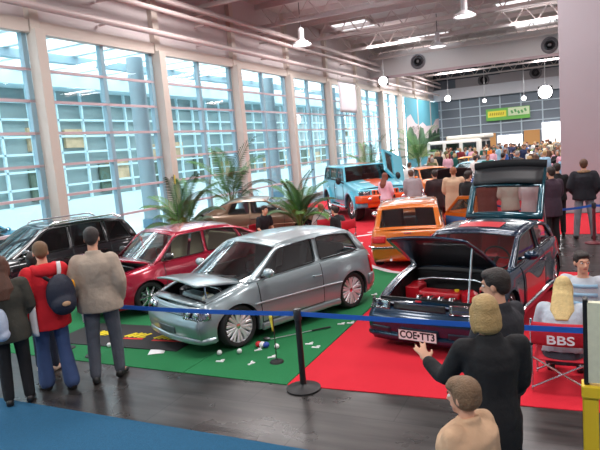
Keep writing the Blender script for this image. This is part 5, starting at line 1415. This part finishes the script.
# ------------------------------------------------------------------ further exhibits and the far crowd
def simple_car(name, label, loc, ang, col, **kw):
    hood_up = kw.pop('hood_up', 0)
    c = Car(name, label, 'car', loc, ang, hatch_spec(**kw), paint('paint_%d_%d_%d' % col, srgb(*col), .3, .3, .8))
    c.body(hood_open=hood_up > 0)
    if hood_up: c.engine_bay(); c.hood(radians(hood_up), m=kw.get('hm'))
    else: c.hood(0)
    c.interior()
    for s in (1, -1):
        c.door(-.52, .62, s=s); c.mirror(.5, .90, s); c.lamp(c.front, s * .56, s * 1.0, .52, .64, lens=M['clearlens']); c.patch(c.rear, s * .7, s * 1.1, .5, .76, 'tail_light', M['redlens'])
    c.plate(c.front, .36); c.plate(c.rear, .5); c.wheels(spokes(6)); return c
simple_car('hatchback', 'dark hatchback with its bonnet up between the off-roader and the crowd', (-4.1, 21.6), radians(-80), (24, 24, 28), hood_up=50, W=1.7)
simple_car('hatchback', 'orange hatchback in the crowd beside the raised turquoise door', (-5.9, 25.9), radians(-60), (232, 120, 28))
simple_car('hatchback', 'pale blue hatchback roof showing above the tan coat', (-3.9, 29.3), radians(-20), (150, 205, 222))
simple_car('hatchback', 'dull plum hatchback far back under the landscape picture', (-10.0, 33.5), radians(-30), (120, 84, 96))
simple_car('hatchback', 'yellow orange car far back in the crowd', (-5.2, 36.0), radians(-10), (226, 150, 60))
simple_car('hatchback', 'lime green car far back beside the thick pillar', (-2.4, 40.0), radians(-60), (130, 160, 50))
simple_car('hatchback', 'turquoise blue car parked outside behind the left window', (-16.3, 11.1), radians(90), (60, 150, 175))
simple_car('hatchback', 'dark teal car parked outside nearest the left picture edge', (-14.45, 9.7), radians(90), (20, 70, 84))
# white camper
v = thing('camper_van', 'white camper with dark windows at the back of the hall', 'van', (-8.6, 47.5, 0), radians(-15))
def rr_box(mb, c, sz): mb.box(c, sz)
MB().box((0, 0, 1.45), (4.6, 2.0, 1.7)).build('body', mat('camper_white', srgb(226, 222, 215), .4), v, bevel=.16)
MB().box((1.0, 0, 2.45), (3.2, 1.8, .35)).build('raised_roof', mat('camper_roof', srgb(232, 226, 214), .4), v, bevel=.12)
for k in range(3): MB().box((-1.4 + 1.4 * k, -1.005, 1.75), (1.1, .03, .6)).build('side_window', M['darkglass'], v, bevel=.01)
for k in range(2): MB().box((2.3, -.45 + .9 * k, 1.75), (.03, .7, .6)).build('windscreen', M['darkglass'], v)
for x in (-1.4, 1.4):
    for y in (-.9, .9): MB().lathe([(.2, -.1), (.34, -.1), (.36, 0), (.34, .1), (.2, .1), (.001, .06)], 'y', 24, (x, y, .36)).build('wheel', M['rubber'], v)
# pale show table in front of the dark car
t = thing('show_table', 'white table with a chrome frame in front of the raised black bonnet', 'table', (-4.35, 17.5, .0), radians(10))
MB().box((0, 0, .82), (1.2, .6, .05)).build('tabletop', M['white'], t, smooth=False, bevel=.012)
for x in (-.52, .52):
    for y in (-.24, .24): MB().tube([V((x, y, .01)), V((x, y, .80))], .02, 8).build('leg', M['chrome'], t)

# crowd prototypes: each with body, jacket, trousers, shoes and hair
CR = random.Random(42)
TOPS = [('black', (26, 26, 30)), ('navy', (38, 48, 84)), ('teal', (22, 92, 84)), ('pale blue', (150, 190, 215)), ('white', (226, 222, 218)), ('grey', (128, 126, 132)), ('beige', (196, 170, 140)), ('brown', (92, 62, 46)), ('dark red', (120, 28, 34)), ('olive', (90, 92, 60)), ('cream', (222, 208, 184)), ('orange', (230, 120, 34)), ('blue', (64, 100, 170)), ('charcoal', (56, 56, 62)), ('pink', (226, 170, 186))]
HAIRS = [('dark hair', (42, 32, 28)), ('brown hair', (92, 64, 46)), ('fair hair', (186, 156, 108)), ('grey hair', (150, 146, 142)), ('reddish hair', (132, 74, 46))]
poses = [(up(HB, elL=(.02, .25, 1.15), wrL=(.16, .14, 1.02), elR=(.02, -.25, 1.15), wrR=(.16, -.14, 1.02)), 'short', False), (up(HB, ankL=(.14, .1, .09), toeL=(.3, .12, .03), kneeL=(.14, .1, .5), ankR=(-.18, -.1, .1), toeR=(-.04, -.12, .04), kneeR=(-.02, -.1, .5), wrL=(-.08, .25, .9), wrR=(.16, -.25, .92)), 'short', False),
         (lean(P_in, .25), 'short', False), (P_in, 'bob', True), (up(HB, elR=(.1, -.26, 1.2), wrR=(.28, -.08, 1.32), hnR=(.4, .3, .6)), 'long', True), (lean(up(HB, elL=(.12, .24, 1.18), wrL=(.36, .16, 1.12), hnL=(1, 0, 0)), .1), 'bowl', False)]
protos = []
spots = []
for row in range(110):
    for k in range(400):
        y = 21 + 29 * CR.random() ** 1.3; x = CR.uniform(-.19 * y - 1.2, -.02 * y + .4)
        if all((x - a) ** 2 + (y - b) ** 2 > .62 for a, b in spots) and all((x - a) ** 2 + (y - b) ** 2 > r * r for a, b, r in ((-4.1, 21.6, 2.5), (-5.9, 25.9, 2.4), (-3.9, 29.3, 2.4), (-10, 33.5, 2.4), (-5.2, 36, 2.4), (-2.4, 40, 2.4), (-8.6, 47.5, 3), (-7.15, 20.2, 3.4), (.06, 19.7, 1.2), (-8.6, 25.5, 1.2), (-11, 44, 1.7))) and x > -11.5:
            spots.append((x, y)); break
combos = [(a, b) for a in TOPS for b in HAIRS]; CR.shuffle(combos)
# the two in orange vests first
spots[0:3] = [(-7.35, 22.9), (-6.7, 23.2), (-6.1, 22.4)]
combos = [c_ for c_ in combos if c_[0][0] != 'orange']
first = [(TOPS[11], HAIRS[0]), (TOPS[11], HAIRS[1]), (TOPS[4], HAIRS[1])]
combos = first + [c_ for c_ in combos if c_ != first[2]]
for i, (x, y) in enumerate(spots):
    (tn, tc), (hn, hc_) = combos[i % len(combos)]
    kindi = i % len(poses)
    where = 'in the near crowd' if y < 27 else 'in the middle of the crowd' if y < 36 else 'at the back of the crowd'
    lab = 'person with %s, %s jacket and %s %s' % (hn, tn, ('grey jeans', 'blue jeans', 'black trousers')[i % 3], where)
    hgt = CR.uniform(.95, 1.05)
    if kindi >= len(protos):
        Pp, hk, fem = poses[kindi]
        r, _ = person('person', lab, (x, y), CR.uniform(0, 2 * pi), 1.74 if not fem else 1.66, Pp, cloth(*tc), GREYJ, hairm(*hc_), kind=hk, female=fem, vox=.016, hem=.16, grow=.05, face_on=False, group='visitors in the far crowd')
        r.location.z = .0; protos.append(r)
        for ch in r.children:
            if ch.data.materials:
                for sl in ch.material_slots: mm = sl.material; sl.link = 'OBJECT'; sl.material = mm
    else:
        src = protos[kindi]; r = copy_tree(src); r.location = (x, y, 0); r.rotation_euler = (0, 0, CR.uniform(0, 2 * pi)); r.scale = (hgt,) * 3; r['label'] = lab
    for ch in r.children:
        nm = ch.name.split('.')[0]
        if nm == 'jacket': ch.material_slots[0].material = cloth(*tc)
        if nm == 'hair': ch.material_slots[0].material = hairm(*hc_)
        if nm == 'trousers': ch.material_slots[0].material = (GREYJ, DENIM, BLKC)[i % 3]
